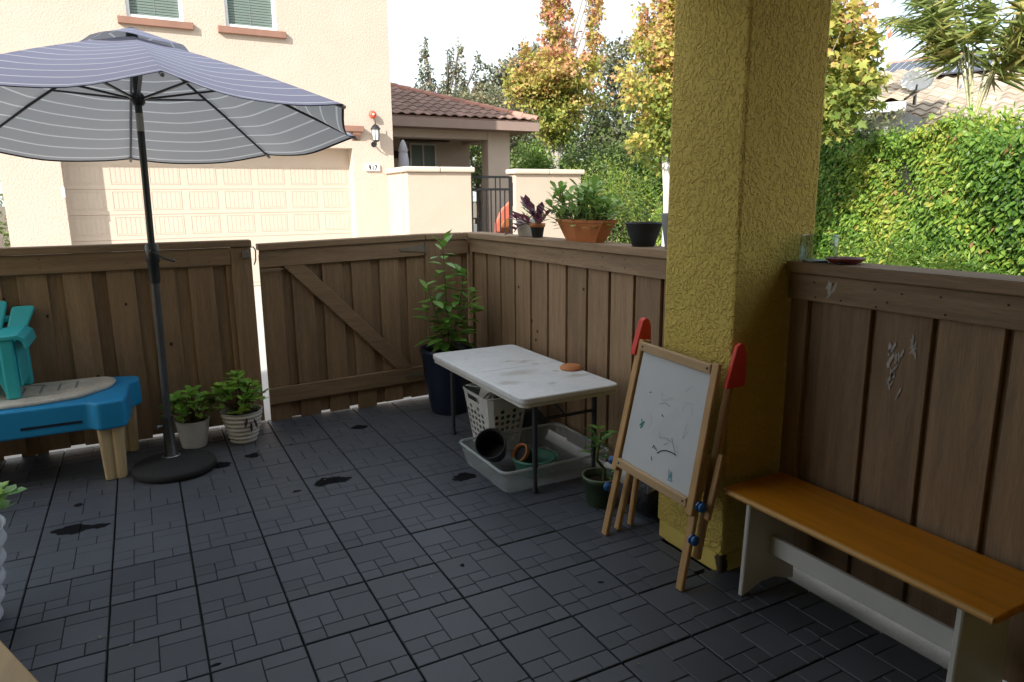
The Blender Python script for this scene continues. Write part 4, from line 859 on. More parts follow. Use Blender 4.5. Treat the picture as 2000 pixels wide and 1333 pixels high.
# ================================================================== POTTED PLANTS ON THE FLOOR
def ribbed(c, r0, r1, h, n, amp, m, par, name='pot', th=.008, nn=32):
    pr = [(r0*.96, 0)]
    K = n*4
    for k in range(K+1): u = k/K; pr.append((r0+(r1-r0)*u**.8 + amp*math.sin(2*math.pi*n*u), .004+(h-.004)*u))
    pr += [(r1+.004, h+.004), (r1-th, h+.003), (r1-th-.004, h-.03)]
    return MB().lathe(pr, c, nn).build(name, m, par)
LM = {k: leafmesh('leaf', *a) for k, a in dict(jade=('L_jade', 'round', .45), plant=('L_plant', 'oval', .45), succ=('L_succ', 'round', .45), purple=('L_purple', 'oval', .45), bright=('L_jade', 'round', .95)).items()}
def setc(o, v): o.color = (1, 1, 1, 1+v)
def rosette_plant(par, c, n, spread, h0, h1, size, me, seed, nl=7, stem='brownstem', width=1.1, lean=(0, 0), upd=.55):
    q = random.Random(seed)
    st = MB()
    for i in range(n):
        a = 2*math.pi*(i*.618) + q.uniform(-.3, .3); r = spread*math.sqrt((i+.5)/n); z = h0 + (h1-h0)*(1-(r/spread)**2*.75)*q.uniform(.6, 1.0)
        tip = Vector((c[0]+r*math.cos(a)+lean[0]*(z-c[2]), c[1]+r*math.sin(a)+lean[1]*(z-c[2]), z)); base = Vector((c[0]+.25*r*math.cos(a), c[1]+.25*r*math.sin(a), c[2]))
        st.tube([base, base.lerp(tip, .55)+Vector((0, 0, .015)), tip], [.006, .005, .003], 5, cap=False)
        out = Vector((math.cos(a), math.sin(a), 0))*(r/spread)
        for k in range(nl):
            b_ = k*2.4 + q.uniform(-.3, .3); el = q.uniform(.1, .9)*upd*1.6
            d = Vector((math.cos(b_), math.sin(b_), el)) + out*.4; p = tip - Vector((0, 0, .012*k*(.5 if k > 3 else .2))) - Vector((0, 0, .02*(k//4)))
            o = leafobj('leaf', me, par, p, d, size*q.uniform(.65, 1.15), width=width*q.uniform(.85, 1.15)); setc(o, q.uniform(-.3, .45))
    st.build('stem', stem, par)
t = thing('potted_jade_plant', 'jade plant in plain white ringed pot behind the umbrella base', 'potted plant', (-.19, -.02, 0))
ribbed((-.185, -.02, 0), .072, .100, .175, 12, .0012, 'whitepot', t)
MB().lathe([(.01, .150), (.085, .150), (.085, .154)], (-.185, -.02, 0), 20).build('soil', 'soil', t)
rosette_plant(t, (-.185, -.02, .15), 22, .14, .20, .40, .062, LM['jade'], 3, lean=(-.15, -.1))
t = thing('potted_jade_plant', 'jade plant in fat ribbed white pot beside the gate gap', 'potted plant', (.10, -.06, 0))
ribbed((.105, -.075, 0), .075, .127, .205, 7, .0045, 'whitepot', t)
MB().lathe([(.01, .178), (.108, .178), (.108, .182)], (.105, -.075, 0), 20).build('soil', 'soil', t)
rosette_plant(t, (.105, -.03, .18), 26, .16, .24, .43, .064, LM['jade'], 8, lean=(-.1, .15))
for k in range(7):
    a = R(-160+38*k); o = leafobj('leaf', LM['bright'], t, (.075, -.16, .215), (math.cos(a), math.sin(a)*.8-.25, .45 if k % 2 else .2), .10 if k % 2 else .085, width=.75)
for k, (a, z) in enumerate([(-.9, .16), (-1.3, .13), (-1.6, .15)]):
    o = leafobj('leaf', LM['purple'], t, (.12+.02*k, -.20, z+.03), (.25*(k-1), -.15, -1), .075, up=(0, -1, 0), width=.5); setc(o, -.4)
# left edge of the photo: big ribbed white pot
t = thing('potted_shrub', 'leafy plant in big bluish-white ribbed pot at the left edge', 'potted plant', (-1.10, -1.72, 0))
ribbed((-1.115, -1.74, 0), .145, .205, .37, 5, .008, 'whitepot_s', t)
MB().lathe([(.01, .335), (.18, .335), (.18, .34)], (-1.115, -1.74, 0), 20).build('soil', 'soil', t)
rosette_plant(t, (-1.115, -1.74, .33), 20, .25, .40, .60, .075, LM['jade'], 21, lean=(.05, 0))
# tall plant in navy pot
t = thing('tall_potted_plant', 'tall leafy plant in navy blue pot by the fence corner', 'potted plant', (1.53, -.12, 0))
pc = (1.53, -.13, 0)
MB().lathe([(.125, 0), (.135, .02), (.175, .25), (.196, .44), (.205, .455), (.205, .48), (.192, .48), (.185, .43)], pc, 36).build('pot', 'navy', t)
MB().lathe([(.01, .425), (.184, .425), (.184, .43)], pc, 24).build('soil', 'soil', t)
q = random.Random(31); st = MB()
mains = [[(1.53, -.13, .42), (1.535, -.13, .7), (1.525, -.12, .95), (1.52, -.115, 1.24)], [(1.55, -.15, .42), (1.58, -.16, .62), (1.62, -.16, .80), (1.66, -.15, 1.0)], [(1.51, -.15, .42), (1.46, -.17, .6), (1.41, -.19, .78), (1.37, -.2, .9)], [(1.54, -.11, .42), (1.60, -.07, .6), (1.68, -.05, .72), (1.76, -.05, .80)], [(1.53, -.16, .42), (1.52, -.22, .58), (1.50, -.28, .68)]]
for s in mains: st.tube([Vector(p) for p in s], [.008, .007, .005, .0025][:len(s)] if len(s) == 4 else [.007, .005, .003], 6, cap=False)
st.build('stem', 'stem', t)
def along(s, u):
    u *= len(s)-1; i = min(int(u), len(s)-2); return Vector(s[i]).lerp(Vector(s[i+1]), u-i)
for si, (s, n) in enumerate(zip(mains, (40, 26, 22, 20, 14))):
    for k in range(n):
        u = .16 + .84*k/(n-1); p = along(s, u); a = k*2.39 + si; ln = q.uniform(.10, .17)*(1.0 if u < .85 else .8)
        d = Vector((math.cos(a), math.sin(a), q.uniform(-.35, .35) if u < .9 else q.uniform(.4, 1.2)))
        pt = p + d.normalized()*q.uniform(.01, .07)*(1.0 if u < .8 else .4)
        if pt.x > 1.80 and d.x > 0: d.x *= -.5
        if pt.y > .10: d.y = -abs(d.y)
        o = leafobj('leaf', LM['plant'], t, pt, d, ln, width=q.uniform(.9, 1.25)); setc(o, q.uniform(-.35, .25) + .5*max(0, u-.75))
# dark green pot with curly bamboo
t = thing('potted_bamboo', 'curly lucky bamboo in dark green pot right of the plastic tub', 'potted plant', (1.575, -2.0, 0))
MB().lathe([(.068, 0), (.072, .01), (.088, .125), (.094, .128), (.096, .15), (.086, .15), (.082, .11)], (1.575, -1.985, 0), 28).build('pot', 'greenpot', t)
MB().lathe([(.090, .146), (.0975, .147), (.0975, .154), (.087, .154)], (1.575, -1.985, 0), 28, ring=True).build('rim', 'greenrim', t)
MB().lathe([(.01, .11), (.082, .11), (.082, .114)], (1.575, -1.985, 0), 20).build('soil', 'soil', t)
pts = [(1.60, -1.97, .11), (1.61, -1.965, .17), (1.585, -1.96, .20), (1.562, -1.965, .225), (1.56, -1.97, .27), (1.575, -1.965, .32), (1.585, -1.96, .37)]
MB().tube(pts, .0085, 8).build('stem', 'stem', t); q = random.Random(17)
for k in range(26):
    u = q.uniform(.5, 1); p = along(pts, u); a = k*2.39; o = leafobj('leaf', LM['plant'], t, p+Vector((.02*math.cos(a), .02*math.sin(a), .02)), (math.cos(a), math.sin(a), q.uniform(-.1, .9)), q.uniform(.05, .085), width=.9); setc(o, q.uniform(-.45, 0))
for k in range(6): a = k*1.3; leafobj('leaf', LM['jade'], t, (1.60, -2.035, .125+.01*k), (math.cos(a), math.sin(a), .4), .025)

# ================================================================== FOLDING TABLE AND WHAT STANDS AROUND IT
t = thing('folding_table', 'low white folding table with stained top along the right fence', 'table', (1.52, -1.2, 0))
tp = rpoly([(1.215, -1.815), (1.815, -1.815), (1.815, -.60), (1.215, -.60)], .05, 5)
MB().prism(tp, .523, .556).build('tabletop', 'tabletop', t, bevel=.008, seg=2)
MB().prism(rpoly([(1.222, -1.808), (1.808, -1.808), (1.808, -.607), (1.222, -.607)], .045, 5), .505, .5225).build('edge_skirt', 'tableedge', t)
MB().box(1.22, 1.81, -1.2105, -1.2085, .5562, .5566).build('fold_seam', 'greypot', t)
for y in (-1.715, -.635):
    for x in (1.345, 1.715):
        lg = MB().tube([(x, y, .50), (x, y, .14)], .0145, 10).build('leg', 'tableleg', t)
        MB().tube([(x, y, .16), (x, y, .02)], .0115, 10).build('leg_extension', 'tableleg', lg)
        MB().lathe([(.018, 0), (.018, .02), (.0125, .026)], (x, y, .001), 10).build('foot', 'blackpot', lg)
        MB().tube([(x, y, .165), (x, y, .145)], .0165, 10).build('clamp', 'tableleg', lg)
    MB().tube([(1.345, y, .40), (1.715, y, .40)], .009, 8).build('crossbar', 'tableleg', t)
    MB().tube([(1.53, y, .40), (1.53, -1.0 if y > -1 else -1.4, .503)], .007, 8).build('brace', 'tableleg', t)
t = thing('clay_saucer', 'upturned terracotta saucer on the white folding table', 'saucer', (1.775, -1.40, .557))
MB().lathe([(.062, 0), (.066, .004), (.065, .014), (.056, .016), (.054, .022), (.045, .025), (.02, .0255)], (1.765, -1.405, .557), 30).build('dish', 'saucer', t)
# laundry basket
t = thing('laundry_basket', 'white laundry basket with round holes under the folding table', 'basket', (1.50, -.93, 0))
bc = Vector((1.505, -.935, 0)); bw0, bd0, bw1, bd1, bh = .105, .14, .155, .195, .355
def bpt(side, u, z):                                     # side 0 = -y, 1 = -x, 2 = +y, 3 = +x ; u in -1..1
    k = z/bh; w_, d_ = bw0+(bw1-bw0)*k, bd0+(bd1-bd0)*k; c_ = .80
    x, y = [(u*w_, -d_), (-w_, -u*d_), (-u*w_, d_), (w_, u*d_)][side]
    nrm = math.sqrt((x/w_)**6 + (y/d_)**6)**(1/3)
    x, y = x/max(nrm, .01), y/max(nrm, .01)
    return bc + Vector((x, y, z))
wl = MB()
for side in range(4):
    NU, NZ = 7, 6; z0b, z1b = .055, .285
    for a in range(NU):
        for b_ in range(NZ):
            u0, u1 = -1+2*a/NU, -1+2*(a+1)/NU; zz0, zz1 = z0b+(z1b-z0b)*b_/NZ, z0b+(z1b-z0b)*(b_+1)/NZ
            sq = [(0, 0), (.5, 0), (1, 0), (1, .5), (1, 1), (.5, 1), (0, 1), (0, .5)]
            hole = not ((a in (0, NU-1)) or (b_ in (NZ-1,) and a % 2))
            if hole:
                off = .12 if a % 2 else -.12
                oc = [(0.5+.37*math.cos(R(225+45*k)), .5+off*.5+.37*math.sin(R(225+45*k))) for k in range(8)]
                P = [bpt(side, u0+(u1-u0)*p[0], zz0+(zz1-zz0)*p[1]) for p in sq] + [bpt(side, u0+(u1-u0)*p[0], zz0+(zz1-zz0)*p[1]) for p in oc]
                wl.add(P, [(k, (k+1) % 8, 8+(k+1) % 8, 8+k) for k in range(8)])
            else: wl.add([bpt(side, u0, zz0), bpt(side, u1, zz0), bpt(side, u1, zz1), bpt(side, u0, zz1)], [(0, 1, 2, 3)])
        u0, u1 = -1+2*a/NU, -1+2*(a+1)/NU
        wl.add([bpt(side, u0, 0), bpt(side, u1, 0), bpt(side, u1, z0b), bpt(side, u0, z0b)], [(0, 1, 2, 3)])
        hz0 = .35 if (side in (1, 3) and 2 <= a <= 4) else z1b
        if side in (1, 3) and 2 <= a <= 4: wl.add([bpt(side, u0, z1b), bpt(side, u1, z1b), bpt(side, u1, .305), bpt(side, u0, .305)], [(0, 1, 2, 3)]); wl.add([bpt(side, u0, .338), bpt(side, u1, .338), bpt(side, u1, bh), bpt(side, u0, bh)], [(0, 1, 2, 3)])
        else: wl.add([bpt(side, u0, z1b), bpt(side, u1, z1b), bpt(side, u1, bh), bpt(side, u0, bh)], [(0, 1, 2, 3)])
wl.build('wall', 'basket', t, solid=.004)
rim = [bpt(sd_, -1+2*k/8, bh) for sd_ in range(4) for k in range(8)]
MB().tube(rim+[rim[0]], .007, 6, cap=False).build('rim', 'basket', t)
MB().prism([(bc.x+x, bc.y+y) for x, y in ((-bw0, -bd0), (bw0, -bd0), (bw0, bd0), (-bw0, bd0))], .002, .008).build('bottom', 'basket', t)
t = thing('foam_block', 'off-white foam tray leaning inside the laundry basket', 'foam tray', (1.46, -.9, .2))
MB().slab([(1.40, -.86, .20), (1.40, -1.02, .20), (1.47, -1.02, .40), (1.47, -.86, .40)], (.06, 0, -.025)).build('tray', 'foam', t, bevel=.012, seg=2)
MB().slab([(1.385, -.875, .235), (1.385, -1.005, .235), (1.445, -1.005, .39), (1.445, -.875, .39)], (.014, 0, -.006)).build('lip', 'basket', t, bevel=.004)
t = thing('green_bucket', 'dark green plastic tub inside the laundry basket', 'tub', (1.56, -.95, .15))
MB().lathe([(.06, 0), (.095, .17), (.10, .175), (.09, .175), (.06, .02)], (1.555, -1.0, .175), 22).build('bowl', 'greenplastic', t)
MB().lathe([(.05, 0), (.07, .10), (.06, .10)], (1.53, -.80, .29), 16).build('cup', 'mint', t)
for k, (x, y, z, m_) in enumerate([(1.47, -.99, .10, 'saucer'), (1.55, -.9, .05, 'blackpot'), (1.5, -.83, .06, 'greenplastic')]):
    o = MB().lathe([(.045, 0), (.06, .09), (.052, .09), (.04, .01)], (x, y, z), 14)
    tt = thing('plant_pot', ['small terracotta pot at the bottom of the laundry basket', 'small black pot at the bottom of the laundry basket', 'small green pot at the bottom of the laundry basket'][k], 'pot', (x, y, z)); o.build('pot', m_, tt)
# clear storage tub
t = thing('storage_tub', 'shallow clear plastic tub on the tiles under the table', 'tub', (1.52, -1.39, 0))
b0 = rpoly([(1.205, -1.655), (1.835, -1.655), (1.835, -1.125), (1.205, -1.125)], .05, 4); b1 = rpoly([(1.175, -1.685), (1.862, -1.685), (1.862, -1.095), (1.175, -1.095)], .055, 4)
n = len(b0); m_ = MB().add([(x, y, .003) for x, y in b0] + [(x, y, .125) for x, y in b1], [tuple(range(n))] + [(i, (i+1) % n, n+(i+1) % n, n+i) for i in range(n)]).build('shell', 'tub', t, solid=.003)
MB().tube([(x, y, .126) for x, y in b1] + [(b1[0][0], b1[0][1], .126)], .008, 6, cap=False).build('rim', 'tubrim', t)
t = thing('plant_pot', 'black plastic pot tipped on its side in the clear tub', 'pot', (1.30, -1.33, .02))
ad_ = Vector((-.50, -.62, .60)).normalized(); x_ = ad_.cross(Vector((0, 0, 1))).normalized(); y_ = ad_.cross(x_)
MB().lathe([(.062, 0), (.066, .005), (.082, .13), (.088, .135), (.09, .165), (.082, .165), (.076, .12), (.06, .012)], tuple(Vector((1.335, -1.27, .085))), 30, ax=(x_, y_, ad_)).build('pot', 'blackpot', t)
MB().lathe([(.0835, .122), (.0875, .128), (.0885, .137), (.084, .137)], tuple(Vector((1.335, -1.27, .085))), 30, ax=(x_, y_, ad_), ring=True).build('band', 'greypot', t)
t = thing('planter_bowl', 'mint green plastic bowl standing in the clear tub', 'bowl', (1.48, -1.50, .01))
MB().lathe([(.085, 0), (.10, .01), (.118, .085), (.126, .088), (.126, .096), (.112, .096), (.092, .015)], (1.475, -1.475, .007), 30).build('bowl', 'mint', t)
MB().tube([(1.475+.135*math.cos(R(d_)), -1.475+.135*math.sin(R(d_)), .098) for d_ in range(-40, 20, 12)], .010, 6).build('handle', 'mint', t)
t = thing('plant_pot', 'small black pot with terracotta rim lying in the mint bowl', 'pot', (1.42, -1.46, .06))
ad2 = Vector((-.75, -.1, .55)).normalized(); x2 = ad2.cross(Vector((0, 0, 1))).normalized(); y2 = ad2.cross(x2)
MB().lathe([(.038, 0), (.05, .08)], (1.47, -1.455, .075), 20, ax=(x2, y2, ad2)).build('pot', 'blackpot', t)
MB().lathe([(.052, .08), (.056, .082), (.058, .105), (.05, .105), (.045, .085)], (1.47, -1.455, .075), 20, ax=(x2, y2, ad2), ring=True).build('rim', 'saucer', t)
t = thing('plastic_bag', 'dark blue-grey plastic bag slumped behind the laundry basket', 'bag', (1.72, -1.0, 0))
MB().lathe([(.08, 0), (.11, .05), (.10, .13), (.06, .19), (.02, .20)], (1.74, -.98, .002), 14).build('bag', 'bluebag', t)

# ================================================================== EASEL
t = thing('easel', 'child\'s pine easel with whiteboard leaning by the pillar', 'easel', (1.45, -2.55, 0))
FL0, FL1 = Vector((1.385, -2.275, .002)), Vector((1.585, -2.285, .905)); FR0, FR1 = Vector((1.372, -2.80, .002)), Vector((1.535, -2.80, .905))
def ept(u, v, n=0):                                      # u across 0..1 left to right, v up the leg 0..1
    return FL0.lerp(FL1, v).lerp(FR0.lerp(FR1, v), u) + Vector((-.97, 0, .2))*n
for u, nm in ((0, 'left'), (1, 'right')):
    MB().bar(ept(u, .34, .012), ept(u, .995, .012), .036, .020, (0, 1, 0)).build('front_leg', 'pine', t, bevel=.003)
    MB().bar(ept(u, .0, -.010), ept(u, .60, -.010), .036, .020, (0, 1, 0)).build('leg_extension', 'pine', t, bevel=.003)
    MB().bar(ept(u, .60, .0115), ept(u, .34, .0125), .0001, .0001).v and None
rw = .038
bo = MB().slab([ept(.055, .40, .010), ept(.945, .40, .010), ept(.945, .955, .010), ept(.055, .955, .010)], (.006, 0, -.001)).build('whiteboard', 'board', t)
for v in (.965, .385):
    MB().bar(ept(.035, v, .018), ept(.965, v, .018), .040, .018, (0, 0, 1)).build('rail', 'pine_y', t, bevel=.003)
    for u in (.07, .93):
        p = ept(u, v, .0275); inst('screw', scr, t, p, Matrix(((0, 1, 0), (-.2, 0, -.97), (-.97, 0, .2))).transposed(), 1.4)
# marker scribbles
def scrib(uv, w_, m):
    pts = [ept(.055+.89*a, .40+.555*b_, .0107) for a, b_ in uv]; mb = MB()
    for p, q_ in zip(pts[:-1], pts[1:]):
        d_ = (q_-p); s_ = d_.cross(Vector((-.97, 0, .2))).normalized()*w_; mb.add([p-s_, p+s_, q_+s_, q_-s_], [(0, 1, 2, 3)])
    mb.build('marker_scribble', m, bo, fix=False)
MT['mk_green'] = mat('green_marker', (.03, .22, .16), .6); MT['mk_blue'] = mat('pale_blue_marker', (.14, .32, .40), .6); MT['mk_grey'] = mat('faint_grey_marker', (.24, .245, .25), .6)
scrib([(.18, .42), (.21, .38), (.17, .36), (.23, .41), (.19, .34), (.22, .37)], .0024, 'mk_green')
scrib([(.50, .21), (.55, .245), (.62, .268), (.70, .275), (.76, .27)], .0022, 'ink')
scrib([(.42, .23), (.44, .26), (.46, .235)], .0016, 'ink'); scrib([(.43, .16), (.45, .13)], .0016, 'ink'); scrib([(.47, .245), (.49, .225)], .0014, 'ink')
scrib([(.22, .66), (.25, .67)], .0016, 'ink'); scrib([(.46, .53), (.49, .515)], .002, 'ink'); scrib([(.40, .60), (.47, .63), (.56, .62)], .0007, 'ink')
scrib([(.48, .38), (.49, .34), (.58, .36), (.66, .35)], .0009, 'mk_grey'); scrib([(.66, .385), (.70, .33), (.74, .28)], .0009, 'ink'); scrib([(.74, .35), (.78, .29)], .0008, 'mk_grey')
scrib([(.40, .72), (.42, .64), (.50, .66), (.57, .70)], .0006, 'mk_grey'); scrib([(.72, .62), (.76, .70), (.84, .71), (.86, .62)], .0006, 'mk_grey'); scrib([(.72, .78), (.80, .84)], .0006, 'mk_grey')
scrib([(.70, .14), (.72, .06), (.74, .13), (.76, .05), (.73, .10), (.71, .05), (.78, .06)], .0017, 'mk_blue')
scrib([(.86, .5), (.80, .42), (.82, .55)], .0006, 'mk_grey'); scrib([(.3, .5), (.34, .42), (.30, .36)], .0005, 'mk_grey'); scrib([(.57, .30), (.62, .33)], .0008, 'ink')
# rear frame, folded close behind the front one
BL0, BR0 = Vector((1.475, -2.262, .002)), Vector((1.54, -2.80, .20))
MB().bar(BL0, (1.60, -2.285, .60), .034, .020, (0, 1, 0)).build('rear_leg', 'pine', t, bevel=.003)
MB().bar((1.555, -2.255, .002), (1.59, -2.262, .30), .030, .018, (0, 1, 0)).build('rear_leg_extension', 'pine', t, bevel=.003)
MB().bar((1.455, -2.808, .12), (1.590, -2.808, .86), .034, .020, (0, 1, 0)).build('rear_leg', 'pine', t, bevel=.003)
MB().bar((1.462, -2.848, .30), (1.52, -2.848, .555), .026, .018, (0, 1, 0)).build('rear_leg_extension', 'pine', t, bevel=.003)
MB().bar((1.60, -2.285, .60), (1.598, -2.29, .90), .034, .018, (0, 1, 0)).build('rear_leg', 'pine', t, bevel=.003)
for (P, k) in (((1.580, -2.262, .885), 0), ((1.575, -2.845, .865), 1)):
    P = Vector(P); a = [(-.045, -.055), (.05, -.055), (.055, -.03), (.052, .075), (.042, .105), (.022, .118), (.002, .105), (-.04, -.03)]
    sc_ = 1.0 if k else .95
    h = MB().slab([P + Vector((x*sc_, 0, z*sc_)) for x, z in a], (0, .018, 0)).build('red_bracket', 'redplastic', t, bevel=.004, seg=2)
    MB().slab([P + Vector((x*sc_ - .002, .0, z*sc_)) for x, z in a], (0, -.016, 0)).build('red_bracket_half', 'redplastic', t, bevel=.004, seg=2) if k == 0 else None
    MB().tube([P+Vector((.02, -.004, .075)), P+Vector((.02, .021, .075))], .012, 14).build('hole_ring', 'ink', h) if k == 0 else None
for p in ((1.435, -2.835, .355), (1.405, -2.835, .225), (1.455, -2.25, .34), (1.43, -2.25, .215)):
    sg = -1 if p[1] < -2.5 else 1; pr = [(.004, 0), (.016, .003), (.021, .010), (.020, .018), (.012, .024), (.003, .026)]
    MB().lathe(pr, p, 10, ax=(Vector((1, 0, 0)), Vector((0, 0, 1)), Vector((0, sg, 0)))).build('knob', 'blueknob', t)
    MB().lathe([(.011, -.012), (.021, -.006), (.021, 0), (.01, .002)], p, 7, ax=(Vector((1, 0, 0)), Vector((0, 0, 1)), Vector((0, sg, 0))), smooth=False).build('knob_base', 'blueknob', t)
# dark bag and metal scoop behind the easel
t = thing('refuse_bag', 'black plastic bag slumped behind the easel legs', 'bag', (1.72, -2.26, 0))
MB().lathe([(.10, 0), (.15, .04), (.15, .15), (.12, .24), (.05, .29), (.03, .33), (.05, .37)], (1.75, -2.19, .002), 14, sx=.8).build('bag', 'bag', t)
t = thing('garden_scoop', 'shiny metal scoop propped behind the easel', 'scoop', (1.63, -2.28, .1))
MB().slab([(1.60, -2.31, .16), (1.635, -2.33, .185), (1.665, -2.35, .245), (1.64, -2.335, .265), (1.605, -2.31, .24)], (.012, .01, 0)).build('blade', 'steel', t, bevel=.004)
MB().tube([(1.65, -2.34, .255), (1.69, -2.33, .34)], .011, 8).build('handle', 'blackpot', t)

# ================================================================== BENCH
t = thing('bench', 'wooden bench with honey brown top and white legs', 'bench', (1.7, -3.33, 0))
MB().box(1.545, 1.872, -3.835, -2.835, .392, .415).build('seat', 'honey', t, bevel=.008, seg=3)
MB().tube([(1.5452, -3.83, .4035), (1.5452, -2.84, .4035)], .0112, 10).build('rounded_edge', 'honey_edge', t)
for y in (-2.935, -3.72):
    MB().slab([(1.555, y, .0), (1.60, y, .012), (1.66, y, .035), (1.74, y, .035), (1.80, y, .012), (1.845, y, .0), (1.828, y, .391), (1.572, y, .391)], (0, -.02, 0)).build('leg', 'benchwhite', t, bevel=.004)
MB().box(1.692, 1.710, -3.718, -2.957, .150, .225).build('stretcher', 'benchwhite', t, bevel=.003)
# corner of a light wooden board at the lower left
t = thing('wooden_board', 'light oak furniture edge poking in at the lower left corner', 'board', (-.9, -2.8, 0))
MB().slab([(-.83, -2.55, .40), (-.66, -2.93, .40), (-1.10, -3.15, .40), (-1.4, -2.7, .40)], (0, 0, -.022)).build('top', 'oak', t, bevel=.004)
for x, y in ((-.86, -2.65), (-.80, -2.92), (-1.1, -3.05), (-1.25, -2.72)): MB().box(x-.02, x+.02, y-.02, y+.02, .001, .377).build('leg', 'oak', t)

# ================================================================== THINGS ON THE FENCE CAPS
zc = 1.2745
t = thing('glass_jar', 'wide clear glass jar beside the pillar on the near fence cap', 'jar', (1.955, -2.86, zc))
MB().lathe([(.066, 0), (.070, .004), (.070, .085), (.066, .092), (.068, .10), (.0655, .10), (.0635, .092), (.0672, .084), (.0672, .006), (.06, .004)], (1.955, -2.868, zc+.001), 36, cap=False).build('glass_wall', 'glass', t)
t = thing('jar_lid', 'grey metal lid lying in front of the glass jar', 'lid', (1.91, -2.86, zc))
MB().lathe([(.040, 0), (.045, .001), (.045, .006), (.04, .008)], (1.918, -2.885, zc+.0005), 28).build('lid', 'greymetal', t)
t = thing('red_saucer', 'dark red saucer next to the glass jar', 'saucer', (1.95, -2.98, zc))
MB().lathe([(.045, 0), (.052, .003), (.070, .017), (.071, .020), (.066, .019), (.048, .006)], (1.95, -2.99, zc+.001), 32).build('dish', 'redsaucer', t)
t = thing('pebble', 'small dark pebble on the fence cap beside the red saucer', 'pebble', (1.89, -3.02, zc))
MB().lathe([(.006, 0), (.013, .002), (.014, .005), (.008, .008), (.002, .009)], (1.89, -3.015, zc+.0005), 12, sx=.8).build('stone', 'blackpot', t)
# white pot with small plant, purple plant, orange planter, black pot, grey pot
t = thing('potted_seedling', 'small pale plant in white pot at the fence corner end', 'potted plant', (1.98, -.5, zc))
MB().lathe([(.058, 0), (.062, .004), (.075, .10), (.078, .115), (.07, .115), (.066, .09)], (1.985, -.50, zc+.001), 26).build('pot', 'whitepot', t)
MB().lathe([(.01, .095), (.066, .095), (.066, .098)], (1.985, -.50, zc), 16).build('soil', 'soil', t)
q = random.Random(41)
for k in range(16): a = k*2.39; leafobj('leaf', LM['succ'], t, (1.985+.02*math.cos(a), -.50+.02*math.sin(a), zc+.10+.006*k), (math.cos(a), math.sin(a), q.uniform(.2, 1)), q.uniform(.03, .055), width=.7)
t = thing('potted_purple_plant', 'purple leaved plant in small terracotta and black pot', 'potted plant', (1.95, -.71, zc))
MB().lathe([(.034, 0), (.036, .004), (.046, .065), (.047, .066)], (1.95, -.70, zc+.001), 22).build('pot', 'blackpot', t)
MB().lathe([(.044, .067), (.051, .068), (.053, .092), (.046, .092), (.042, .07)], (1.95, -.70, zc+.001), 22, ring=True).build('rim', 'saucer', t)
q = random.Random(43)
st = MB(); stems = [[(1.95, -.70, zc+.07), (1.945, -.66, zc+.13), (1.94, -.61, zc+.18), (1.935, -.585, zc+.20)], [(1.95, -.70, zc+.07), (1.94, -.72, zc+.11), (1.935, -.75, zc+.14)], [(1.95, -.70, zc+.07), (1.93, -.80, zc+.12), (1.92, -.87, zc+.15), (1.915, -.90, zc+.16)], [(1.95, -.70, zc+.07), (1.91, -.62, zc+.09), (1.89, -.54, zc+.07), (1.885, -.50, zc+.03)], [(1.95, -.70, zc+.07), (1.92, -.76, zc+.11), (1.90, -.83, zc+.10)], [(1.95, -.70, zc+.07), (1.90, -.64, zc+.11), (1.885, -.57, zc+.12), (1.88, -.53, zc+.11)]]
for s in stems: st.tube([Vector(p) for p in s], .004, 5, cap=False)
st.build('stem', 'brownstem', t)
for si, s in enumerate(stems):
    for k in range(8):
        u = .25+.75*k/7; p = along(s, u); d_ = (Vector(s[-1])-Vector(s[0])).normalized(); sd_ = 1 if k % 2 else -1
        d = d_*.6 + Vector((-.3, sd_*.8, .35)) if k < 7 else d_
        o = leafobj('leaf', LM['purple'], t, p, d, q.uniform(.08, .13) if si < 2 else q.uniform(.065, .10), width=1.0); setc(o, q.uniform(-.4, .25) if si < 2 else q.uniform(.1, .55))
t = thing('succulent_planter', 'bushy green succulents in orange six-sided planter on the fence', 'planter', (1.96, -1.23, zc))
def hexa(sx, sy, z): return [(1.965+sx*x, -1.235+sy*y, z) for x, y in ((-.55, -1), (.55, -1), (1, 0), (.55, 1), (-.55, 1), (-1, 0))]
def loft(rings, cap=True):
    m_ = MB(); n = len(rings[0]); vs = [p for r in rings for p in r]
    m_.add(vs, [(i*n+j, i*n+(j+1) % n, (i+1)*n+(j+1) % n, (i+1)*n+j) for i in range(len(rings)-1) for j in range(n)] + [tuple(range(n))]); return m_
loft([hexa(.060, .155, zc+.001), hexa(.062, .160, zc+.012), hexa(.064, .163, zc+.0125), hexa(.084, .235, zc+.108), hexa(.090, .250, zc+.110), hexa(.092, .254, zc+.128), hexa(.086, .243, zc+.128), hexa(.078, .225, zc+.09)]).build('pot', 'terra', t)
MB().add(hexa(.079, .228, zc+.10), [tuple(range(6))]).build('soil', 'soil', t)
q = random.Random(47); st = MB()
for i in range(46):
    yy = q.uniform(-1.42, -1.03); xx = 1.965 + q.uniform(-.05, .05); h_ = q.uniform(.05, .23)*(1-abs((yy+1.22)/.42)**2*.45); tx, ty = xx+q.uniform(-.07, .07), yy + (yy+1.235)*.5 + q.uniform(-.04, .04)
    if i == 0: tx, ty, h_ = 1.93, -.93, .17
    tip = Vector((tx, ty, zc+.10+h_)); st.tube([Vector((xx, yy, zc+.095)), tip], [.006, .004], 5, cap=False)
    for k in range(9):
        a = k*2.39+i; p = tip - Vector((0, 0, .010*k)); el = .9-.13*k; o = leafobj('leaf', LM['succ'], t, p, (math.cos(a), math.sin(a), el), q.uniform(.055, .09), width=q.uniform(.6, .8)); setc(o, q.uniform(-.2, .45) if q.random() > .03 else .55)
st.build('stem', 'stem', t)
t = thing('plant_pot', 'empty black plastic pot near the pillar on the fence cap', 'pot', (1.96, -1.78, zc))
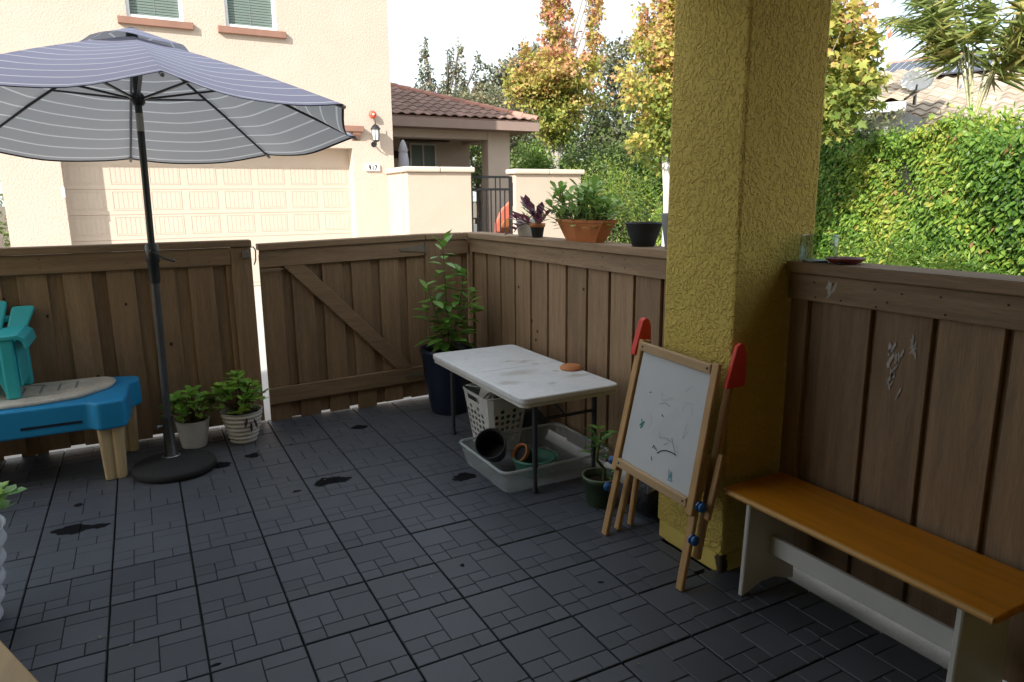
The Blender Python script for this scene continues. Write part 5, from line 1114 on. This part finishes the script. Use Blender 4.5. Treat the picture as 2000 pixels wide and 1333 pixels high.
MB().lathe([(.055, 0), (.060, .004), (.078, .06), (.096, .112), (.10, .114), (.10, .122), (.093, .122), (.088, .10), (.055, .02)], (1.962, -1.785, zc+.001), 36).build('pot', 'blackpot', t)
t = thing('plant_pot', 'tall grey pot on the fence cap touching the pillar', 'pot', (1.97, -2.06, zc))
MB().lathe([(.058, 0), (.060, .004), (.084, .165), (.084, .172), (.078, .172), (.07, .13)], (1.965, -2.045, zc+.001), 28).build('pot', 'greypot', t)

# specks of leaf litter on the tiles
q = random.Random(77); P, D, Z, TI = [], [], [], []
for k in range(34):
    P.append((q.uniform(-1.0, 1.5), q.uniform(-3.2, .05), .004)); a = q.uniform(0, 6.28); D.append((math.cos(a), math.sin(a), q.uniform(0, .25))); Z.append(q.uniform(.008, .022)); TI.append(q.uniform(.7, 1))
leaves('leaf_litter', 'L_olive', None, np.array(P), np.array(D), np.array(Z), np.array(TI), 'oval', 5, nrm=np.tile(np.array([[.1, .1, 1.0]]), (34, 1)))
tag(bpy.data.objects['leaf_litter'], 'tiny dry leaf specks scattered over the dark tiles', 'leaf litter')

# ================================================================== TREES, SHRUBS AND HEDGES
def hedge(name, label, p0, p1, h0, h1, thick, n, size, seed, mt='L_hedge', bulge=.25, tint0=.52, cat='hedge', base=-.08):
    rs = np.random.RandomState(seed); p0, p1 = np.array(p0, float), np.array(p1, float); d = p1-p0; ln = np.linalg.norm(d); d /= ln; nr = np.array([-d[1], d[0]])
    if np.dot(nr, np.array([-.37, -4.7])-p0) < 0: nr = -nr                    # faces the patio
    t = thing(name, label, cat, (float((p0+p1)[0]/2), float((p0+p1)[1]/2), base))
    m = n; u = rs.rand(m)*ln; kk = rs.rand(m)
    ph = rs.rand(8)*6.28
    hh = h0+(h1-h0)*u/ln + .10*np.sin(u*2.1+ph[0]) + .07*np.sin(u*5.3+ph[1]) + .05*np.sin(u*11+ph[2])
    v = rs.rand(m)
    top = rs.rand(m) < .16
    z = np.where(top, hh + rs.normal(size=m)*.05 + np.abs(rs.normal(size=m))*.06*(rs.rand(m) < .3), base + v*(hh-base))
    dep = bulge*(.5*np.sin(u*1.3+ph[3])*np.sin(z*2.1+ph[4]) + .3*np.sin(u*3.1+z*2+ph[5]) + .2*np.sin(u*7-z*6+ph[6]))*.5
    off = np.where(top, rs.rand(m)*thick - thick/2, thick/2 + dep - np.abs(rs.normal(size=m))*.05)
    P = np.stack([p0[0]+d[0]*u+nr[0]*off, p0[1]+d[1]*u+nr[1]*off, z], 1)
    D = np.stack([nr[0]*.55+rs.normal(size=m)*.55, nr[1]*.55+rs.normal(size=m)*.55, -.25+rs.normal(size=m)*.5], 1); D[top, 2] += .9
    patch = .16*np.sin(u*1.7+z*1.1+ph[7]) + .12*np.sin(u*4.1-z*3.3)
    ti = np.clip(tint0 + patch + rs.normal(size=m)*.20, 0, .97); br = rs.rand(m) < .012; ti[br] = 1
    NN = np.stack([nr[0]+rs.normal(size=m)*.5, nr[1]+rs.normal(size=m)*.5, .45+rs.normal(size=m)*.45], 1); NN[top, 2] += .8
    D = np.stack([rs.normal(size=m)*.7, rs.normal(size=m)*.7, -.8+rs.normal(size=m)*.5], 1)
    leaves('foliage', mt, t, P, D, size*(.55+.9*rs.rand(m)), ti, 'oval', seed, nrm=NN)
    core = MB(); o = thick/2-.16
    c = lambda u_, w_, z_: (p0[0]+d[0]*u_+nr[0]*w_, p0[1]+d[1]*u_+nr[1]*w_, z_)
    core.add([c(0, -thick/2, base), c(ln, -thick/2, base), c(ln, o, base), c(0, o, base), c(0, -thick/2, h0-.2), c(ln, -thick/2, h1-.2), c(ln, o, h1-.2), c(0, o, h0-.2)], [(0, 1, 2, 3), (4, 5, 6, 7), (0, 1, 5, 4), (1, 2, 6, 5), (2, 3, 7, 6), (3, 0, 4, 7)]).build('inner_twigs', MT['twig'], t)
    return t
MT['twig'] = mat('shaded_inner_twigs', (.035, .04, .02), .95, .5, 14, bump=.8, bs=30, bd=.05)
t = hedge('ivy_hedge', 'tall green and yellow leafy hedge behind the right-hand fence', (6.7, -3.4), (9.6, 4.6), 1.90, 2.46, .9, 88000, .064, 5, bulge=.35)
rs = np.random.RandomState(2)
def shrub(name, label, clumps, n, size, mt, seed, shape='oval', tint=(.2, .8), stem=True, cat='shrub', sub=30, sig=.2):
    c = clumps[0]; t = thing(name, label, cat, (c[0], c[1], -.08))
    P, D, H, NN = clump_points(clumps, n, seed, sub=sub, sig=sig); r = np.random.RandomState(seed)
    leaves('crown', mt, t, P, D, size*(.6+.8*r.rand(len(P))), tint[0]+(tint[1]-tint[0])*H + r.normal(size=len(P))*.14, shape, seed, nrm=NN)
    if stem:
        m = MB()
        for k in range(5): a = k*1.26; m.tube([(c[0]+.05*math.cos(a), c[1]+.05*math.sin(a), -.08), (c[0]+c[3]*.4*math.cos(a), c[1]+c[4]*.4*math.sin(a), c[2])], [.03, .012], 6)
        m.build('stems', 'darkbark', t)
    return t
# loose shoots standing out of and in front of the near hedge
shrub('leafy_bush', 'bright green bush poking up in front of the hedge base', [(6.05, -.45, .85, .55, .5, .36), (6.3, -.75, .8, .5, .4, .32)], 1500, .085, 'L_hedge', 61, shape='blade', tint=(.35, .75))
shrub('leafy_bush', 'loose straggling shrub rising above the hedge below the dish', [(8.9, 2.25, 2.45, .55, .5, .42), (9.1, 1.9, 2.3, .5, .5, .35), (8.9, 2.9, 2.3, .5, .5, .25)], 1500, .075, 'L_olive', 62, tint=(.2, .75), sig=.26)
shrub('leafy_bush', 'dense bush at the hedge top below the palm', [(9.4, 1.2, 2.05, .6, .6, .35), (9.2, .6, 2.0, .6, .6, .32), (8.8, .0, 1.95, .6, .6, .3)], 1700, .08, 'L_hedge', 63, tint=(.3, .95), sig=.25)
def tree(name, label, base, H, trunk_r, clumps, n, size, mt, seed, shape='quad', tintf=None, tint=(.2, .8), bark='bark', limbs=True, sub=34, sig=.16, group=None, trunk_top=None):
    t = thing(name, label, 'tree', base, group)
    bx, by, bz = base; q = random.Random(seed); tt = trunk_top or H*.8
    m = MB(); m.tube([(bx, by, bz), (bx+.03, by-.02, bz+tt*.4), (bx-.02, by+.03, bz+tt*.75), (bx, by, bz+tt)], [trunk_r, trunk_r*.8, trunk_r*.5, trunk_r*.2], 10)
    if limbs:
        for c in clumps:
            s = Vector((bx, by, bz+min(tt*.7, max(.25*tt, (c[2]-bz)*.45)))); e = Vector(c[:3]); md = s.lerp(e, .5)+Vector((0, 0, .1*(e-s).length)); m.tube([s, md, e], [trunk_r*.42, trunk_r*.28, trunk_r*.08], 6)
            for k in range(3): e2 = e + Vector((q.uniform(-1, 1)*c[3], q.uniform(-1, 1)*c[4], q.uniform(-.3, .9)*c[5]))*.75; m.tube([md.lerp(e, .4), e2], [trunk_r*.15, trunk_r*.04], 5)
    m.build('trunk', bark, t)
    P, D, Hh, NN = clump_points(clumps, n, seed, sub=sub, sig=sig); r = np.random.RandomState(seed+1)
    ti = tint[0]+(tint[1]-tint[0])*Hh + r.normal(size=len(P))*.12
    if tintf is not None: ti = tintf(P, Hh, r)
    leaves('crown', mt, t, P, D, size*(.6+.8*r.rand(len(P))), ti, shape, seed, nrm=NN)
    return t
def maple_tint(z0, z1, lo, hi):
    return lambda P, H, r: np.clip(lo + (hi-lo)*np.clip((P[:, 2]-z0)/(z1-z0), 0, 1) + (H-.5)*.5 + r.normal(size=len(P))*.12, 0, 1)
def column(x, y, z0, z1, r0, r1, n=6, wob=.15, seed=0):
    q = random.Random(seed); out = []
    for k in range(n):
        u = k/(n-1); rr = r0+(r1-r0)*u; out.append((x+q.uniform(-wob, wob), y+q.uniform(-wob, wob), z0+(z1-z0)*u, rr, rr, (z1-z0)/n*.75))
    return out
# maple right of the pillar
mx, my = 7.12, 1.16
tree('maple_tree', 'yellow-green maple showing at the right side of the pillar', (6.7, 1.38, -.08), 5.2, .07, [(mx, my, 2.62, .52, .52, .4), (mx-.12, my+.1, 3.1, .55, .55, .5), (mx-.1, my+.1, 3.6, .42, .42, .5), (mx-.2, my+.15, 4.2, .36, .36, .5), (mx+.22, my-.15, 2.9, .24, .24, .3), (mx-.3, my+.1, 2.35, .42, .42, .25), (mx+.1, my-.1, 3.15, .3, .3, .35)], 4200, .095, 'L_maple', 71, 'maple', maple_tint(2.4, 4.6, .22, .72), sub=40, sig=.2)
# maple left of the pillar
tree('maple_tree', 'yellow and orange maple with pale trunk at the left side of the pillar', (8.35, 5.62, -.08), 6.4, .058, [(8.3, 5.7, 2.55, .55, .55, .5), (8.22, 5.73, 3.15, .66, .66, .55), (8.25, 5.7, 3.75, .7, .7, .55), (8.37, 5.6, 4.4, .5, .5, .55), (8.4, 5.58, 5.1, .4, .4, .6), (7.95, 5.95, 4.35, .16, .16, .6), (8.5, 5.5, 2.3, .4, .4, .3)], 10500, .085, 'L_maple', 72, 'maple', maple_tint(2.2, 5.2, .26, .72), bark='stake', sub=46, sig=.17)
# big two-leader maple
bx, by = 10.62, 13.2
cl = [(bx-.05, by, 3.35, .42, .42, .4), (bx, by, 3.85, .8, .8, .5), (bx+.1, by, 4.4, 1.2, 1.2, .5), (bx, by, 4.9, 1.2, 1.2, .5), (bx-.9, by+.5, 4.75, .5, .5, .6), (bx+.1, by-.1, 5.3, .95, .95, .4)] + column(bx+.02, by, 5.4, 8.2, .50, .38, 6, .06, 1) + column(bx+.95, by-.5, 5.4, 8.2, .28, .22, 6, .05, 2) + [(bx-.75, by+.45, 5.45, .16, .16, .5)]
tree('maple_tree', 'tall pink and yellow maple with two pointed tops behind the courtyard', (bx, by, -.08), 8.0, .10, cl, 20000, .095, 'L_maple', 73, 'maple', maple_tint(3.2, 5.6, .18, .72), sub=46, sig=.16)
# distant trees
tree('conifer_tree', 'grey-green tree with thin upright sprigs behind the porch roof', (12.6, 26.6, -.08), 7.6, .2, column(10.6, 27.4, 4.4, 6.2, .6, .12, 4, .1, 3) + column(12.0, 27.0, 4.0, 8.3, .9, .15, 6, .12, 4) + column(13.0, 26.6, 4.2, 8.0, .7, .14, 6, .1, 5) + column(13.5, 26.2, 4.2, 8.3, .6, .12, 6, .1, 6) + column(14.3, 26.0, 4.2, 7.6, .8, .15, 5, .1, 7) + [(12.7, 26.5, 4.6, 1.9, 1.6, 1.1), (11.4, 27.0, 4.9, 1.3, 1.2, .9), (13.9, 26.0, 5.2, 1.5, 1.2, 1.1), (12.4, 26.8, 5.6, 1.0, 1.0, .9)], 19000, .145, 'L_dark', 74, 'quad', tint=(.2, .9), bark='darkbark', sub=24, sig=.2)
tree('broadleaf_tree', 'dark rounded tree behind the porch roof, left of the tall maple', (15.9, 25.2, -.08), 8.0, .22, [(15.5, 25.4, 7.0, 1.2, 1.2, .75), (16.4, 25.1, 7.4, 1.3, 1.2, .9), (17.3, 24.8, 7.0, 1.2, 1.2, .9), (16.2, 25.0, 5.8, 1.9, 1.6, 1.2), (15.0, 25.6, 6.0, 1.1, 1.1, .8)], 8500, .18, 'L_dark', 75, 'quad', tint=(.1, 1.0), bark='darkbark')
tree('olive_tree', 'pale olive-green tree just behind the porch roof', (10.9, 18.9, -.08), 5.2, .15, [(10.0, 19.0, 4.2, .9, .9, .7), (10.8, 18.8, 4.75, 1.1, 1.0, .75), (11.7, 18.4, 4.6, 1.1, 1.0, .8), (12.3, 18.0, 4.0, .9, .9, .8), (11.0, 18.7, 3.6, 1.6, 1.2, .7), (9.2, 19.4, 4.3, .7, .7, .5)], 11000, .10, 'L_olive', 76, 'quad', tint=(.2, .9), bark='darkbark')
tree('broadleaf_tree', 'reddish dark tree right behind the tall maple', (16.9, 18.6, -.08), 7.4, .18, [(16.6, 18.8, 6.6, 1.2, 1.2, .9), (17.6, 18.2, 6.4, 1.1, 1.1, .8), (17.0, 18.5, 5.2, 1.7, 1.4, 1.0), (17.6, 18.0, 3.9, 1.6, 1.4, 1.0), (16.2, 18.9, 4.0, 1.3, 1.2, 1.0)], 6500, .16, 'L_olive', 77, 'quad', tintf=lambda P, H, r: np.clip(.05+.35*H+.55*np.clip((P[:, 2]-5)/2, 0, 1)*H+r.normal(size=len(P))*.12, 0, 1), bark='darkbark')
tree('courtyard_tree', 'small green tree seen through the right opening of the porch', (9.9, 17.0, -.08), 3.4, .07, [(9.9, 17.0, 2.9, .6, .6, .55), (10.3, 16.8, 2.5, .5, .5, .4), (9.6, 17.1, 3.4, .5, .5, .5), (9.9, 16.9, 2.2, .5, .5, .2)], 2600, .09, 'L_far', 78, 'quad', tint=(.1, .8), bark='darkbark')
shrub('rounded_shrub', 'rounded green shrub between the porch and the maple trunk', [(9.75, 12.75, 2.4, .55, .55, .55), (9.9, 12.6, 1.7, .6, .6, .6)], 3000, .085, 'L_hedge', 81, tint=(.25, .7))
shrub('leafy_shrub', 'dark glossy shrub just right of the tall maple trunk', [(12.2, 13.4, 2.7, 1.0, .9, .6), (12.6, 13.0, 2.1, 1.0, .9, .6), (12.9, 12.9, 3.0, .8, .7, .5)], 4200, .10, 'L_far', 82, tint=(.0, .9))
shrub('leafy_shrub', 'pale feathery shrub behind the right courtyard wall', [(10.6, 10.9, 1.7, .8, .8, .75), (11.0, 10.3, 1.5, .7, .7, .7), (9.9, 11.3, 1.9, .5, .5, .5)], 4200, .075, 'L_hedge', 83, 'blade', tint=(.45, .95))
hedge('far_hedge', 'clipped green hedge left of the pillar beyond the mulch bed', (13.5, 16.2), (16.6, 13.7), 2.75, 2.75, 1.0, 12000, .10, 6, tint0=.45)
shrub('leafy_shrub', 'green shrub growing on the mulch beside the hedge', [(12.2, 9.3, 1.1, .8, .8, .75), (12.8, 9.0, .7, .8, .8, .6)], 3000, .09, 'L_hedge', 84, tint=(.2, .85))
shrub('leafy_shrub', 'bright shrub at the foot of the pale maple trunk', [(10.0, 7.2, .95, .7, .7, .6), (10.4, 6.8, .8, .7, .7, .6)], 2600, .085, 'L_hedge', 85, tint=(.4, .9))
shrub('leafy_shrub', 'dark green plants at the far left behind the bin', [(-3.6, 14, 1.2, .9, .9, .9), (-4.3, 15, 1.8, 1.2, 1.0, 1.2)], 1500, .13, 'L_far', 86, tint=(0, .6))
tree('broadleaf_tree', 'green trees filling the far background right of the tall maple', (18.5, 17.5, -.08), 5.0, .2, [(18.0, 18.2, 3.6, 1.9, 1.6, 1.1), (20.0, 16.0, 3.4, 1.9, 1.6, 1.1), (16.3, 19.5, 4.2, 1.6, 1.6, 1.1)], 3800, .17, 'L_far', 87, 'quad', tint=(.15, .85), bark='darkbark')
tree('broadleaf_tree', 'green treetops showing between the porch and the tall maple', (12.6, 17.6, -.08), 4.2, .14, [(12.0, 17.4, 2.9, 1.0, 1.0, .8), (13.0, 16.8, 2.7, 1.0, 1.0, .8), (11.3, 16.4, 2.4, .7, .7, .6)], 3200, .12, 'L_far', 88, 'quad', tint=(.1, .7), bark='darkbark')

tree('broadleaf_tree', 'leafy tree mass low behind the porch right post', (14.3, 19.9, -.08), 5.0, .16, [(13.4, 20.2, 3.2, 1.5, 1.3, 1.2), (15.0, 19.4, 3.0, 1.5, 1.3, 1.2), (14.2, 19.8, 4.2, 1.3, 1.2, .8), (12.3, 20.6, 2.6, 1.3, 1.2, 1.2)], 6500, .14, 'L_far', 89, 'quad', tint=(.1, .8), bark='darkbark')
shrub('leafy_shrub', 'mid green shrub low between the orange planter and the black pot', [(11.6, 11.6, 1.0, 1.0, .9, .8), (12.4, 11.0, .8, .9, .9, .7), (11.0, 11.9, 1.5, .7, .7, .7)], 4500, .08, 'L_far', 90, tint=(.2, .9))
# feather palm
pb = Vector((10.95, 1.72, -.08)); t = thing('palm_tree', 'feathery palm rising above the hedge on the right', 'palm', tuple(pb))
MB().tube([tuple(pb), tuple(pb+Vector((.02, .03, 1.3))), tuple(pb+Vector((0, 0, 2.55)))], [.16, .13, .10], 10).build('trunk', 'bark', t)
q = random.Random(91); camdir = Vector((.868, .497, 0)); left = Vector((-.497, .868, 0))
fr = [(1.0, .1, 3.5, 1.15), (.7, .5, 3.4, .9), (.5, -.6, 3.5, .8), (.15, .3, 3.8, .45), (-.3, -.5, 3.7, .6), (-.8, .3, 3.4, .9), (-1.0, -.2, 3.0, 1.2), (-1.0, -.6, 2.6, 1.4), (-1.1, .5, 2.4, 1.6), (.9, .4, 3.0, 1.5)]
for fi, (a_, b_, L_, lean) in enumerate(fr):
    hd_ = (left*a_ + camdir*b_).normalized(); p = pb + Vector((0, 0, 2.45)); pts = []; el = R(82)
    for k in range(13):
        pts.append(p.copy()); p = p + (hd_*math.cos(el) + Vector((0, 0, math.sin(el))))*(L_/12); el -= lean*(.03+.26*(k/12)**1.6)
    PP, DD, SS = [], [], []
    for k in range(75):
        u = .36 + .64*k/74; x = u*12; i = min(int(x), 11); c = pts[i].lerp(pts[i+1], x-i); tn = (pts[i+1]-pts[i]).normalized()
        sd_ = tn.cross(Vector((0, 0, 1)));  sd_ = sd_.normalized() if sd_.length > .05 else left
        for s in (-1, 1):
            d = sd_*s*.75 + tn*.7 + Vector((0, 0, -.45-.55*q.random())); PP.append(tuple(c)); DD.append(tuple(d + Vector((q.uniform(-.15, .15), q.uniform(-.15, .15), q.uniform(-.15, .15))))); SS.append((.66*math.sin(math.pi*min(1, u*.9+.12))**.7+.08)*q.uniform(.8, 1.1))
    fo = leaves('frond', 'L_palm', t, np.array(PP), np.array(DD), np.array(SS), np.clip(np.random.RandomState(fi).normal(size=len(PP))*.15+.68+(.2 if fi in (5, 6) else 0), 0, 1), 'thin', fi, kind=None)
    fo.data.materials[0] = MT['L_palm']
    MB().tube(pts, [.017*(1-.8*k/12) for k in range(13)], 6).build('rachis', 'palmstem', fo)

# ================================================================== REPEATS CARRY A GROUP
GR = dict(maple_tree='autumn maples beyond the fence', leafy_shrub='shrubs in the background', leafy_bush='bushes along the hedge', broadleaf_tree='trees in the far background', plant_pot='empty plant pots', potted_jade_plant='jade plants in white pots', wooden_fence='brown board fences round the patio', courtyard_wall='courtyard walls beside the iron gate')
for o in S.objects:
    if o.parent is None and 'label' in o:
        g = GR.get(o.name.split('.')[0])
        if g: o['group'] = g
